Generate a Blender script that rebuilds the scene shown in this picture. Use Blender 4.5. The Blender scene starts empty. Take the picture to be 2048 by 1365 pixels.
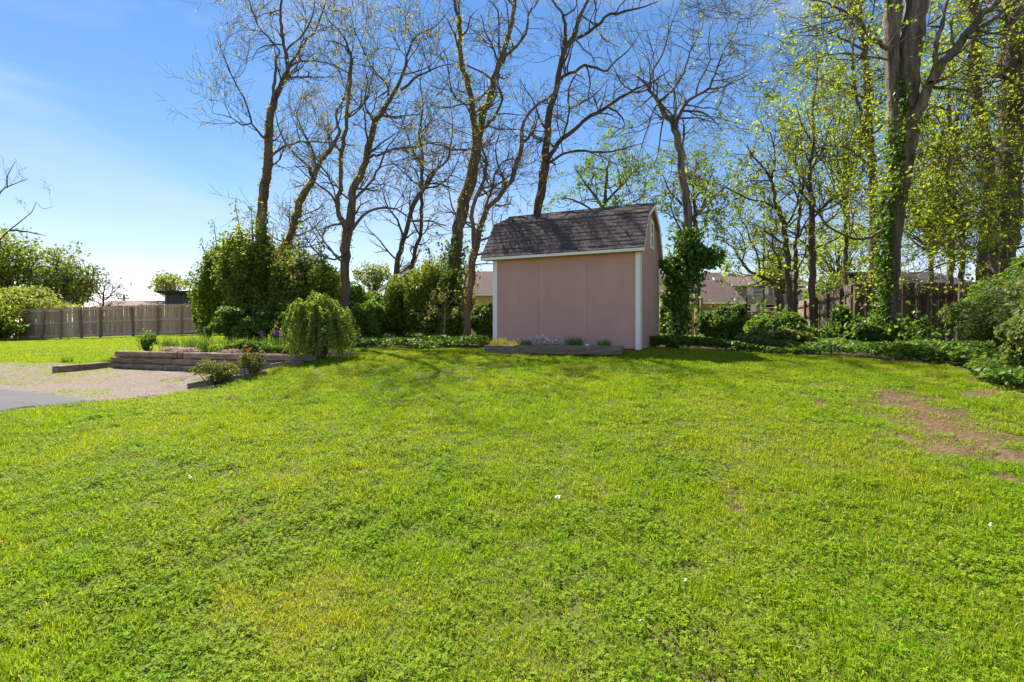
import bpy, math, random
import numpy as np
from mathutils import Vector, Matrix

SC = bpy.context.scene
COL = SC.collection
R = math.radians

# ------------------------------------------------------------------ camera
F, CX, HY, CZ = 1024.0, 1024.0, 668.0, 1.5      # photograph: focal length, centre, horizon (px), eye height (m)
cam_d = bpy.data.cameras.new("camera")
cam_d.sensor_width = 36.0
cam_d.lens = 18.0
cam_d.shift_y = -(682.5 - HY) / 2048.0
cam_d.clip_start = 0.05
cam_d.clip_end = 3000
cam = bpy.data.objects.new("camera", cam_d)
cam.location = (0, 0, CZ)
cam.rotation_euler = (R(90), 0, 0)
COL.objects.link(cam)
SC.camera = cam

# ------------------------------------------------------------------ sky and sun
SUN_AZ, SUN_EL = -29.0, 51.0                     # azimuth measured from the view direction (+Y), to the right
SUN_STRENGTH, SKY_STRENGTH, EXPOSURE = 4.5, 0.072, 1.55
world = bpy.data.worlds.new("World")
SC.world = world
world.use_nodes = True
nt = world.node_tree
nt.nodes.clear()
n_out = nt.nodes.new("ShaderNodeOutputWorld")
n_bg = nt.nodes.new("ShaderNodeBackground")
n_sky = nt.nodes.new("ShaderNodeTexSky")
n_sky.sky_type = 'NISHITA'
n_sky.sun_disc = False
n_sky.sun_elevation = R(SUN_EL)
n_sky.sun_rotation = R(SUN_AZ)
n_sky.altitude = 200
n_sky.air_density = 1.0
n_sky.dust_density = 0.0
n_sky.ozone_density = 4.0
n_hs = nt.nodes.new("ShaderNodeHueSaturation")
n_hs.inputs['Saturation'].default_value = 1.23
n_hs.inputs['Value'].default_value = 1.0
nt.links.new(n_sky.outputs[0], n_hs.inputs['Color'])
# thin high cloud veils, the same all round the sky
n_tc = nt.nodes.new("ShaderNodeTexCoord")
n_map = nt.nodes.new("ShaderNodeMapping")
n_map.inputs['Scale'].default_value = (0.9, 0.9, 3.6)
n_map.inputs['Location'].default_value = (2.3, 4.1, 0.4)
n_map.inputs['Rotation'].default_value = (0.12, -0.2, 0.5)
n_no = nt.nodes.new("ShaderNodeTexNoise")
n_no.inputs['Scale'].default_value = 1.6
n_no.inputs['Detail'].default_value = 4
n_no.inputs['Roughness'].default_value = 0.55
n_no.inputs['Distortion'].default_value = 0.5
n_rp = nt.nodes.new("ShaderNodeValToRGB")
n_rp.color_ramp.elements[0].position = 0.44
n_rp.color_ramp.elements[0].color = (0, 0, 0, 1)
n_rp.color_ramp.elements[1].position = 0.80
n_rp.color_ramp.elements[1].color = (0.6, 0.6, 0.6, 1)
n_mix = nt.nodes.new("ShaderNodeMixRGB")
n_mix.inputs['Color2'].default_value = (4.2, 4.5, 4.8, 1)
nt.links.new(n_tc.outputs['Generated'], n_map.inputs[0])
nt.links.new(n_map.outputs[0], n_no.inputs['Vector'])
nt.links.new(n_no.outputs['Fac'], n_rp.inputs[0])
nt.links.new(n_rp.outputs[0], n_mix.inputs['Fac'])
n_ti = nt.nodes.new("ShaderNodeMixRGB")
n_ti.blend_type = 'MULTIPLY'
n_ti.inputs['Fac'].default_value = 1.0
n_ti.inputs['Color2'].default_value = (1.26, 0.88, 0.78, 1)
nt.links.new(n_hs.outputs[0], n_ti.inputs['Color1'])
nt.links.new(n_ti.outputs[0], n_mix.inputs['Color1'])
nt.links.new(n_mix.outputs[0], n_bg.inputs[0])
n_bg.inputs[1].default_value = SKY_STRENGTH
nt.links.new(n_bg.outputs[0], n_out.inputs[0])

sun_d = bpy.data.lights.new("sun", 'SUN')
sun_d.energy = SUN_STRENGTH
sun_d.angle = R(0.53)
sun_d.color = (1.0, 0.945, 0.86)
sun = bpy.data.objects.new("sun", sun_d)
sv = Vector((math.sin(R(SUN_AZ)) * math.cos(R(SUN_EL)), math.cos(R(SUN_AZ)) * math.cos(R(SUN_EL)), math.sin(R(SUN_EL))))
sun.rotation_euler = sv.to_track_quat('Z', 'Y').to_euler()
sun.location = (-10, 20, 30)
COL.objects.link(sun)

SC.view_settings.view_transform = 'Standard'
SC.view_settings.look = 'None'
SC.view_settings.exposure = EXPOSURE
SC.view_settings.gamma = 1.0
SC.view_settings.use_curve_mapping = False
SC.render.engine = 'CYCLES'
SC.cycles.use_denoising = True
SC.cycles.max_bounces = 6
SC.cycles.diffuse_bounces = 3
SC.cycles.transmission_bounces = 4
SC.cycles.transparent_max_bounces = 4
SC.cycles.caustics_reflective = False
SC.cycles.caustics_refractive = False

# ------------------------------------------------------------------ helpers
def tag(o, label=None, cat=None, group=None, kind=None):
    if label: o["label"] = label
    if cat: o["category"] = cat
    if group: o["group"] = group
    if kind: o["kind"] = kind
    return o

def empty(name, loc=(0, 0, 0), rz=0.0):
    o = bpy.data.objects.new(name, None)
    o.location = loc
    o.rotation_euler = (0, 0, rz)
    o.empty_display_size = 0.2
    COL.objects.link(o)
    return o

def adopt(o, parent, local=False):
    o.parent = parent
    if not local:
        p = parent
        m = Matrix.Identity(4)
        while p is not None:
            m = m @ p.matrix_basis.inverted() if p.parent is None else m @ (p.matrix_parent_inverse @ p.matrix_basis).inverted()
            p = p.parent
        # nearest-first product above inverts child then ancestor
        o.matrix_parent_inverse = m
    return o

def mesh_np(name, V, quads=None, tris=None, mats=(), qmat=None, tmat=None, smooth=False, attrs=None):
    V = np.asarray(V, dtype=np.float32).reshape(-1, 3)
    q = np.zeros((0, 4), np.int32) if quads is None else np.asarray(quads, np.int32).reshape(-1, 4)
    t = np.zeros((0, 3), np.int32) if tris is None else np.asarray(tris, np.int32).reshape(-1, 3)
    me = bpy.data.meshes.new(name)
    me.vertices.add(len(V)); me.vertices.foreach_set("co", V.ravel())
    nl = q.size + t.size
    me.loops.add(nl)
    me.loops.foreach_set("vertex_index", np.concatenate([q.ravel(), t.ravel()]).astype(np.int32))
    me.polygons.add(len(q) + len(t))
    starts = np.concatenate([np.arange(len(q)) * 4, len(q) * 4 + np.arange(len(t)) * 3]).astype(np.int32)
    me.polygons.foreach_set("loop_start", starts)
    mi = np.concatenate([np.zeros(len(q), np.int32) if qmat is None else np.asarray(qmat, np.int32),
                         np.zeros(len(t), np.int32) if tmat is None else np.asarray(tmat, np.int32)])
    for m in mats: me.materials.append(m)
    me.polygons.foreach_set("material_index", mi)
    me.polygons.foreach_set("use_smooth", np.full(len(q) + len(t), bool(smooth)))
    if attrs:
        for k, a in attrs.items():
            at = me.attributes.new(k, 'FLOAT', 'POINT')
            at.data.foreach_set("value", np.asarray(a, np.float32))
    me.update(calc_edges=True)
    return me

def obj(name, me, parent=None, local=False):
    o = bpy.data.objects.new(name, me)
    COL.objects.link(o)
    if parent is not None: adopt(o, parent, local)
    return o

class MB:
    """collects boxes and prisms into one mesh"""
    def __init__(s): s.v, s.q, s.t, s.qm, s.tm = [], [], [], [], []
    def box(s, c, size, axes=None, m=0, taper=0.0):
        c = Vector(c); hx, hy, hz = [x / 2 for x in size]
        ax = axes or (Vector((1, 0, 0)), Vector((0, 1, 0)), Vector((0, 0, 1)))
        b = len(s.v)
        for k in (-1, 1):
            f = 1 - taper if k > 0 else 1
            for i, j in ((-1, -1), (1, -1), (1, 1), (-1, 1)):
                s.v.append(c + ax[0] * hx * i * f + ax[1] * hy * j * f + ax[2] * hz * k)
        for f in ((3, 2, 1, 0), (4, 5, 6, 7), (0, 1, 5, 4), (1, 2, 6, 5), (2, 3, 7, 6), (3, 0, 4, 7)):
            s.q.append([b + i for i in f]); s.qm.append(m)
        return s
    def prism(s, poly, d, m=0):
        """poly: planar list of points, extruded by vector d (convex or simple quad/tri fans)"""
        b = len(s.v); n = len(poly); d = Vector(d)
        for p in poly: s.v.append(Vector(p))
        for p in poly: s.v.append(Vector(p) + d)
        for i in range(n):
            j = (i + 1) % n
            s.q.append([b + i, b + j, b + n + j, b + n + i]); s.qm.append(m)
        for i in range(1, n - 1):
            s.t.append([b, b + i + 1, b + i]); s.tm.append(m)
            s.t.append([b + n, b + n + i, b + n + i + 1]); s.tm.append(m)
        return s
    def mesh(s, name, mats, bevel=0.0):
        me = mesh_np(name, [tuple(v) for v in s.v], s.q, s.t, mats if isinstance(mats, (list, tuple)) else [mats], s.qm, s.tm)
        import bmesh
        bm = bmesh.new(); bm.from_mesh(me)
        bmesh.ops.recalc_face_normals(bm, faces=bm.faces)
        if bevel > 0:
            bmesh.ops.bevel(bm, geom=list(bm.edges), offset=bevel, segments=1, affect='EDGES', clamp_overlap=True)
        bm.to_mesh(me); bm.free()
        return me
    def build(s, name, mats, parent=None, bevel=0.0, local=False):
        return obj(name, s.mesh(name, mats, bevel), parent, local)

def tubes(polys, sides=6):
    """list of (pts Nx3, radii N) -> V, quads"""
    Vs, Qs, base = [], [], 0
    ang = np.arange(sides) * 2 * np.pi / sides
    ca, sa = np.cos(ang), np.sin(ang)
    for pts, rad in polys:
        pts = np.asarray(pts, float); n = len(pts)
        tg = np.gradient(pts, axis=0)
        tg /= np.linalg.norm(tg, axis=1, keepdims=True) + 1e-9
        ref = np.array([0.31, 0.95, 0.05]) if abs(tg[0][1]) < 0.8 else np.array([0.95, 0.1, 0.3])
        u = np.cross(tg, ref); u /= np.linalg.norm(u, axis=1, keepdims=True) + 1e-9
        w = np.cross(tg, u)
        ring = pts[:, None, :] + np.asarray(rad)[:, None, None] * (u[:, None, :] * ca[None, :, None] + w[:, None, :] * sa[None, :, None])
        Vs.append(ring.reshape(-1, 3))
        i = np.arange(n - 1)[:, None] * sides + base
        k = np.arange(sides)[None, :]; k2 = (k + 1) % sides
        Qs.append(np.stack([i + k, i + k2, i + sides + k2, i + sides + k], -1).reshape(-1, 4))
        base += n * sides
    if not Vs: return np.zeros((0, 3)), np.zeros((0, 4), np.int32)
    return np.concatenate(Vs), np.concatenate(Qs)

def unit(a): return a / (np.linalg.norm(a, axis=-1, keepdims=True) + 1e-9)

def leaves(P, size, rng, up=0.5, out=None, width=0.55, fold=0.25, szvar=0.35, hang=0.0):
    """one diamond leaf (folded quad) per point -> V, quads, rnd"""
    n = len(P)
    nr = rng.normal(size=(n, 3)); nr = unit(nr)
    if out is not None: nr = nr + out * 0.8
    nr[:, 2] += up
    nr = unit(nr)
    a = rng.normal(size=(n, 3)); a[:, 2] -= hang
    a = unit(a - nr * np.sum(a * nr, 1, keepdims=True))
    b = np.cross(nr, a)
    s = size * (1 + szvar * 1.3 * rng.uniform(-1, 1, size=(n, 1)))
    v0 = P - a * s * 0.5
    v1 = P + b * s * width * 0.5 + nr * s * fold * 0.5 - a * s * 0.05
    v2 = P + a * s * 0.5
    v3 = P - b * s * width * 0.5 + nr * s * fold * 0.5 - a * s * 0.05
    V = np.stack([v0, v1, v2, v3], 1).reshape(-1, 3)
    Q = np.arange(n * 4).reshape(-1, 4)
    return V, Q, np.repeat(rng.uniform(size=n), 4)

def in_poly(x, y, poly):
    x = np.asarray(x); y = np.asarray(y)
    r = np.zeros(x.shape, bool); n = len(poly)
    for i in range(n):
        x1, y1 = poly[i]; x2, y2 = poly[(i + 1) % n]
        c = ((y1 > y) != (y2 > y)) & (x < (x2 - x1) * (y - y1) / (y2 - y1 + 1e-12) + x1)
        r ^= c
    return r

def smooth(a, b, x):
    t = np.clip((x - a) / (b - a), 0, 1); return t * t * (3 - 2 * t)

_vn_rng = np.random.default_rng(5)
_vn = _vn_rng.uniform(size=(256, 256))
def vnoise(x, y, s):
    """cheap smooth value noise, 0..1, feature size s metres"""
    x = np.asarray(x) / s; y = np.asarray(y) / s
    xi = np.floor(x).astype(int); yi = np.floor(y).astype(int)
    fx = x - xi; fy = y - yi
    fx = fx * fx * (3 - 2 * fx); fy = fy * fy * (3 - 2 * fy)
    g = lambda i, j: _vn[i % 256, j % 256]
    return (g(xi, yi) * (1 - fx) + g(xi + 1, yi) * fx) * (1 - fy) + (g(xi, yi + 1) * (1 - fx) + g(xi + 1, yi + 1) * fx) * fy

# ------------------------------------------------------------------ materials
def mat(name):
    m = bpy.data.materials.new(name); m.use_nodes = True
    nt = m.node_tree
    b = nt.nodes["Principled BSDF"]
    return m, nt, b

def node(nt, t, **kw):
    n = nt.nodes.new(t)
    for k, v in kw.items():
        if k in n.inputs: n.inputs[k].default_value = v
        else: setattr(n, k, v)
    return n

def ramp(nt, stops):
    r = nt.nodes.new("ShaderNodeValToRGB")
    e = r.color_ramp.elements
    while len(e) < len(stops): e.new(0.5)
    for i, (p, c) in enumerate(stops):
        e[i].position = p; e[i].color = (*c, 1)
    return r

def noise_mat(name, stops, scale=8, detail=6, rough=0.85, stretch=(1, 1, 1), bump=0.3, bump_scale=None, bump_dist=0.01, spec=0.3,
              coord='Object', obj_rand=0.0, fine=None):
    m, nt, b = mat(name)
    tc = node(nt, "ShaderNodeTexCoord")
    mp = node(nt, "ShaderNodeMapping"); mp.inputs['Scale'].default_value = stretch
    nt.links.new(tc.outputs[coord], mp.inputs[0])
    no = node(nt, "ShaderNodeTexNoise", Scale=scale, Detail=detail, Roughness=0.62)
    nt.links.new(mp.outputs[0], no.inputs['Vector'])
    rp = ramp(nt, stops)
    nt.links.new(no.outputs['Fac'], rp.inputs[0])
    col = rp.outputs[0]
    if obj_rand:
        oi = node(nt, "ShaderNodeObjectInfo")
        mr = node(nt, "ShaderNodeMapRange"); mr.inputs['To Min'].default_value = 1 - obj_rand; mr.inputs['To Max'].default_value = 1 + obj_rand
        nt.links.new(oi.outputs['Random'], mr.inputs['Value'])
        mx = node(nt, "ShaderNodeMixRGB"); mx.blend_type = 'MULTIPLY'; mx.inputs['Fac'].default_value = 1
        nt.links.new(col, mx.inputs['Color1']); nt.links.new(mr.outputs[0], mx.inputs['Color2'])
        col = mx.outputs[0]
        ad = node(nt, "ShaderNodeVectorMath"); ad.operation = 'ADD'
        sc = node(nt, "ShaderNodeVectorMath"); sc.operation = 'SCALE'; sc.inputs[0].default_value = (7, 11, 13)
        nt.links.new(oi.outputs['Random'], sc.inputs['Scale'])
        nt.links.new(tc.outputs[coord], ad.inputs[0]); nt.links.new(sc.outputs[0], ad.inputs[1])
        nt.links.new(ad.outputs[0], mp.inputs[0])
    if fine:
        n3 = node(nt, "ShaderNodeTexNoise", Scale=fine[0], Detail=3)
        nt.links.new(mp.outputs[0], n3.inputs['Vector'])
        mr3 = node(nt, "ShaderNodeMapRange"); mr3.inputs['From Min'].default_value = 0.3; mr3.inputs['From Max'].default_value = 0.7
        mr3.inputs['To Min'].default_value = 1 - fine[1]; mr3.inputs['To Max'].default_value = 1 + fine[1]
        nt.links.new(n3.outputs['Fac'], mr3.inputs['Value'])
        mx3 = node(nt, "ShaderNodeMixRGB"); mx3.blend_type = 'MULTIPLY'; mx3.inputs['Fac'].default_value = 1
        nt.links.new(col, mx3.inputs['Color1']); nt.links.new(mr3.outputs[0], mx3.inputs['Color2'])
        col = mx3.outputs[0]
    nt.links.new(col, b.inputs['Base Color'])
    b.inputs['Roughness'].default_value = rough
    b.inputs['Specular IOR Level'].default_value = spec
    if bump:
        n2 = node(nt, "ShaderNodeTexNoise", Scale=bump_scale or scale * 3, Detail=5)
        nt.links.new(mp.outputs[0], n2.inputs['Vector'])
        bp = node(nt, "ShaderNodeBump", Strength=bump, Distance=bump_dist)
        nt.links.new(n2.outputs['Fac'], bp.inputs['Height'])
        nt.links.new(bp.outputs[0], b.inputs['Normal'])
    return m

def leaf_mat(name, cols, transl=0.45, patch=None, patch_scale=1.5, rough=0.5, spec=0.2, attr='rnd', tr_gain=(1.25, 1.15, 0.5), obj_info=False):
    """leaf: colour by a per-leaf random number, glossy front, light coming through from behind"""
    m, nt, b = mat(name)
    if obj_info:
        at = node(nt, "ShaderNodeObjectInfo"); fac = at.outputs['Random']
    else:
        at = node(nt, "ShaderNodeAttribute", attribute_name=attr); fac = at.outputs['Fac']
    k = len(cols)
    rp = ramp(nt, [(i / max(1, k - 1), c) for i, c in enumerate(cols)])
    nt.links.new(fac, rp.inputs[0])
    col = rp.outputs[0]
    if patch:
        ge = node(nt, "ShaderNodeNewGeometry")
        no = node(nt, "ShaderNodeTexNoise", Scale=patch_scale, Detail=4, Roughness=0.6)
        nt.links.new(ge.outputs['Position'], no.inputs['Vector'])
        r2 = ramp(nt, [(0.36, (0, 0, 0)), (0.64, (1, 1, 1))])
        nt.links.new(no.outputs['Fac'], r2.inputs[0])
        rp2 = ramp(nt, [(i / max(1, len(patch) - 1), c) for i, c in enumerate(patch)])
        nt.links.new(fac, rp2.inputs[0])
        mx = node(nt, "ShaderNodeMixRGB")
        nt.links.new(r2.outputs[0], mx.inputs['Fac']); nt.links.new(col, mx.inputs['Color1']); nt.links.new(rp2.outputs[0], mx.inputs['Color2'])
        col = mx.outputs[0]
    nt.links.new(col, b.inputs['Base Color'])
    b.inputs['Roughness'].default_value = rough
    b.inputs['Specular IOR Level'].default_value = spec
    tr = node(nt, "ShaderNodeBsdfTranslucent")
    g = node(nt, "ShaderNodeMixRGB"); g.blend_type = 'MULTIPLY'; g.inputs['Fac'].default_value = 1
    g.inputs['Color2'].default_value = (*tr_gain, 1)
    nt.links.new(col, g.inputs['Color1']); nt.links.new(g.outputs[0], tr.inputs['Color'])
    ms = node(nt, "ShaderNodeMixShader"); ms.inputs[0].default_value = transl
    nt.links.new(b.outputs[0], ms.inputs[1]); nt.links.new(tr.outputs[0], ms.inputs[2])
    nt.links.new(ms.outputs[0], nt.nodes["Material Output"].inputs[0])
    return m

M = {}
M['bark'] = noise_mat('bark_grey_brown', [(0.3, (0.075, 0.053, 0.039)), (0.55, (0.167, 0.124, 0.094)), (0.75, (0.310, 0.241, 0.190))], scale=5, stretch=(1, 1, 0.22), bump=0.9, bump_scale=14, bump_dist=0.04, rough=0.95, spec=0.15)
M['bark_dark'] = noise_mat('bark_dark', [(0.3, (0.063, 0.046, 0.034)), (0.6, (0.138, 0.103, 0.078)), (0.8, (0.241, 0.190, 0.149))], scale=5, stretch=(1, 1, 0.25), bump=0.9, bump_scale=14, bump_dist=0.03, rough=0.95, spec=0.15)
M['bark_pale'] = noise_mat('bark_pale', [(0.3, (0.07, 0.05, 0.038)), (0.52, (0.18, 0.138, 0.108)), (0.75, (0.34, 0.28, 0.23))], scale=9, stretch=(1, 1, 0.16), bump=1.0, bump_scale=16, bump_dist=0.06, rough=0.95, spec=0.12)
M['leaf_bud'] = leaf_mat('leaf_bud', [(0.28, 0.20, 0.03), (0.36, 0.32, 0.035), (0.30, 0.33, 0.04), (0.20, 0.24, 0.03)], transl=0.55)
M['leaf_maple'] = leaf_mat('leaf_maple', [(0.138, 0.237, 0.015), (0.275, 0.375, 0.020), (0.375, 0.450, 0.027), (0.188, 0.275, 0.018)], transl=0.62)
M['leaf_mid'] = leaf_mat('leaf_mid', [(0.084, 0.182, 0.028), (0.154, 0.266, 0.042), (0.238, 0.336, 0.056)], transl=0.50)
M['leaf_pale'] = leaf_mat('leaf_pale', [(0.161, 0.230, 0.057), (0.253, 0.310, 0.081), (0.322, 0.345, 0.115)], transl=0.50)
M['leaf_ivy'] = leaf_mat('leaf_ivy', [(0.051, 0.109, 0.020), (0.087, 0.174, 0.029), (0.145, 0.254, 0.043), (0.246, 0.341, 0.065)], transl=0.48, rough=0.45, spec=0.3)
M['leaf_dark'] = leaf_mat('leaf_dark', [(0.053, 0.112, 0.021), (0.090, 0.173, 0.030), (0.135, 0.232, 0.039), (0.210, 0.300, 0.045)], transl=0.50, rough=0.45, spec=0.3,
                          patch=[(0.120, 0.180, 0.021), (0.210, 0.270, 0.030), (0.315, 0.360, 0.042), (0.420, 0.420, 0.053)], patch_scale=1.1)
M['leaf_weep'] = leaf_mat('leaf_weeping', [(0.12, 0.21, 0.02), (0.20, 0.33, 0.03), (0.31, 0.44, 0.06), (0.45, 0.56, 0.17)], transl=0.50)
M['leaf_hedge'] = leaf_mat('leaf_hedge', [(0.081, 0.135, 0.034), (0.149, 0.223, 0.054), (0.230, 0.290, 0.088), (0.338, 0.351, 0.149)], transl=0.45)
M['leaf_brown'] = leaf_mat('leaf_brown', [(0.10, 0.07, 0.03), (0.16, 0.12, 0.05), (0.13, 0.15, 0.04)], transl=0.4)
M['grass'] = leaf_mat('grass_blade', [(0.105, 0.235, 0.006), (0.165, 0.33, 0.008), (0.24, 0.41, 0.012), (0.38, 0.43, 0.05)], transl=0.55, rough=0.6, spec=0.1,
                      patch=[(0.18, 0.265, 0.008), (0.255, 0.355, 0.012), (0.34, 0.41, 0.025), (0.48, 0.43, 0.14)], patch_scale=0.7, attr='rnd')
M['moss_grass'] = leaf_mat('moss_grass', [(0.22, 0.29, 0.012), (0.31, 0.38, 0.02), (0.39, 0.43, 0.04), (0.50, 0.46, 0.12)], transl=0.5, rough=0.6, spec=0.1)
M['clover'] = leaf_mat('clover_leaf', [(0.13, 0.255, 0.008), (0.195, 0.345, 0.01), (0.28, 0.44, 0.02)], transl=0.5, rough=0.6, spec=0.12,
                       patch=[(0.185, 0.28, 0.012), (0.26, 0.365, 0.018), (0.35, 0.43, 0.035)], patch_scale=1.3)
M['iris'] = leaf_mat('iris_leaf', [(0.08, 0.17, 0.035), (0.13, 0.23, 0.045), (0.18, 0.28, 0.06)], transl=0.4)
M['lime'] = leaf_mat('lime_leaf', [(0.24, 0.30, 0.02), (0.36, 0.38, 0.025), (0.42, 0.42, 0.03)], transl=0.5)
M['rose_leaf'] = leaf_mat('rose_leaf', [(0.08, 0.12, 0.03), (0.13, 0.17, 0.04), (0.22, 0.24, 0.05), (0.26, 0.2, 0.06)], transl=0.4)
M['red_leaf'] = leaf_mat('red_leaf', [(0.32, 0.07, 0.035), (0.42, 0.13, 0.06), (0.36, 0.2, 0.09)], transl=0.4, tr_gain=(1.2, 0.8, 0.6))
M['white_petal'] = leaf_mat('white_petal', [(0.75, 0.75, 0.72), (0.82, 0.8, 0.78)], transl=0.3, tr_gain=(1, 1, 1))
M['purple_petal'] = leaf_mat('purple_petal', [(0.06, 0.012, 0.09), (0.10, 0.025, 0.14), (0.13, 0.045, 0.17)], transl=0.3, tr_gain=(1.1, 0.8, 1.2))
M['pink_petal'] = leaf_mat('pink_petal', [(0.5, 0.28, 0.33), (0.62, 0.4, 0.46), (0.5, 0.4, 0.3)], transl=0.3, tr_gain=(1, 0.9, 0.9))
M['dry_leaf'] = leaf_mat('dry_leaf', [(0.24, 0.13, 0.07), (0.34, 0.22, 0.13), (0.46, 0.35, 0.24)], transl=0.25, tr_gain=(1.1, 0.9, 0.7))
M['soil'] = noise_mat('soil', [(0.3, (0.06, 0.04, 0.026)), (0.7, (0.16, 0.11, 0.075))], scale=30, bump=0.8, bump_dist=0.03)
M['timber'] = noise_mat('weathered_timber', [(0.28, (0.128, 0.086, 0.058)), (0.5, (0.282, 0.205, 0.147)), (0.75, (0.461, 0.365, 0.282))], scale=3.5, stretch=(1, 6, 6), detail=8, bump=0.8, bump_scale=9, bump_dist=0.012, rough=0.92, spec=0.15, obj_rand=0.22)
M['timber_dark'] = noise_mat('dark_timber', [(0.28, (0.10, 0.075, 0.062)), (0.5, (0.21, 0.16, 0.135)), (0.75, (0.36, 0.28, 0.235))], scale=3.5, stretch=(1, 7, 7), detail=8, bump=0.8, bump_scale=9, bump_dist=0.012, rough=0.92, spec=0.15, obj_rand=0.15)
M['fence'] = noise_mat('fence_grey_wood', [(0.28, (0.34, 0.23, 0.155)), (0.5, (0.50, 0.355, 0.255)), (0.75, (0.64, 0.48, 0.36))], scale=4, stretch=(5, 5, 0.7), detail=7, bump=0.4, rough=0.92, spec=0.15, obj_rand=0.24)
M['fence_rail'] = noise_mat('fence_rail_wood', [(0.3, (0.5, 0.4, 0.31)), (0.7, (0.66, 0.55, 0.45))], scale=4, bump=0.2, obj_rand=0.1)
M['fence_post'] = noise_mat('fence_post_wood', [(0.3, (0.26, 0.165, 0.11)), (0.7, (0.42, 0.29, 0.205))], scale=4, stretch=(5, 5, 0.7), bump=0.4, rough=0.92, spec=0.15, obj_rand=0.16)
M['fence_mid'] = noise_mat('fence_mid_wood', [(0.28, (0.17, 0.115, 0.08)), (0.5, (0.28, 0.2, 0.145)), (0.75, (0.42, 0.32, 0.24))], scale=4, stretch=(5, 5, 0.6), detail=7, bump=0.4, rough=0.92, spec=0.15, obj_rand=0.25)
M['fence_dark'] = noise_mat('fence_dark_wood', [(0.28, (0.061, 0.040, 0.026)), (0.5, (0.126, 0.086, 0.058)), (0.75, (0.230, 0.166, 0.115))], scale=4, stretch=(5, 5, 0.6), detail=7, bump=0.4, rough=0.92, spec=0.15, obj_rand=0.25)
M['shed_wall'] = noise_mat('shed_paint', [(0.3, (0.56, 0.318, 0.276)), (0.7, (0.63, 0.365, 0.32))], scale=3, stretch=(1, 1, 0.25), rough=0.75, bump=0.12, bump_scale=70, bump_dist=0.003, spec=0.25, coord='Object')
M['white'] = noise_mat('white_paint', [(0.3, (0.93, 0.86, 0.82)), (0.7, (0.96, 0.90, 0.87))], scale=5, rough=0.6, bump=0.08, spec=0.3)
M['fascia'] = noise_mat('weathered_white_paint', [(0.27, (0.36, 0.30, 0.24)), (0.38, (0.92, 0.85, 0.80)), (0.7, (0.96, 0.90, 0.86))], scale=7, stretch=(1, 1, 2), detail=9, rough=0.65, bump=0.1, spec=0.3)
M['shingle'] = noise_mat('shingle', [(0.25, (0.048, 0.039, 0.039)), (0.5, (0.10, 0.078, 0.074)), (0.75, (0.165, 0.125, 0.115))], scale=9, detail=8, rough=0.95, bump=0.6, bump_scale=160, bump_dist=0.004, spec=0.1, obj_rand=0.16, fine=(90, 0.35))
M['glass'] = mat('glass')[0]; _g = M['glass'].node_tree.nodes["Principled BSDF"]; _g.inputs['Base Color'].default_value = (0.02, 0.025, 0.03, 1); _g.inputs['Roughness'].default_value = 0.06; _g.inputs['Specular IOR Level'].default_value = 0.8
M['asphalt'] = noise_mat('asphalt', [(0.3, (0.070, 0.066, 0.068)), (0.7, (0.097, 0.091, 0.094))], scale=2.5, rough=0.9, bump=0.5, bump_scale=220, bump_dist=0.004, fine=(160, 0.3))
M['gravel'] = noise_mat('gravel_mulch', [(0.3, (0.109, 0.075, 0.054)), (0.5, (0.182, 0.142, 0.109)), (0.7, (0.239, 0.196, 0.156))], scale=26, detail=8, rough=0.95, bump=1.0, bump_scale=60, bump_dist=0.02, fine=(70, 0.4))
M['pebble'] = noise_mat('pebble', [(0.3, (0.111, 0.076, 0.055)), (0.7, (0.234, 0.196, 0.162))], scale=1.5, rough=0.9, bump=0, obj_rand=0.6)
M['yellow_siding'] = noise_mat('yellow_siding', [(0.3, (0.56, 0.42, 0.19)), (0.7, (0.66, 0.51, 0.26))], scale=2, rough=0.8, bump=0.1)
M['tan_siding'] = noise_mat('tan_siding', [(0.3, (0.303, 0.252, 0.202)), (0.7, (0.361, 0.310, 0.260))], scale=2, rough=0.8, bump=0.1)
M['grey_siding'] = noise_mat('grey_siding', [(0.3, (0.17, 0.17, 0.18)), (0.7, (0.22, 0.22, 0.235))], scale=2, rough=0.8, bump=0.1)
M['slate_siding'] = noise_mat('slate_siding', [(0.3, (0.06, 0.062, 0.075)), (0.7, (0.085, 0.088, 0.105))], scale=2, stretch=(6, 6, 0.5), rough=0.8, bump=0.2)
M['roof_brown'] = noise_mat('roof_brown', [(0.3, (0.074, 0.046, 0.038)), (0.7, (0.125, 0.081, 0.068))], scale=6, rough=0.95, bump=0.3, fine=(40, 0.2))
M['roof_dark'] = noise_mat('roof_dark', [(0.3, (0.024, 0.022, 0.022)), (0.7, (0.048, 0.042, 0.041))], scale=6, rough=0.95, bump=0.3)
M['roof_pale'] = noise_mat('roof_pale', [(0.3, (0.192, 0.132, 0.114)), (0.7, (0.252, 0.180, 0.156))], scale=6, rough=0.95, bump=0.3)
M['pole'] = noise_mat('pole_wood', [(0.3, (0.1, 0.075, 0.06)), (0.7, (0.2, 0.16, 0.13))], scale=4, bump=0.2)
M['yellow_wood'] = noise_mat('yellow_wood', [(0.3, (0.34, 0.22, 0.09)), (0.7, (0.48, 0.33, 0.15))], scale=4, stretch=(5, 5, 1), bump=0.3)

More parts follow.
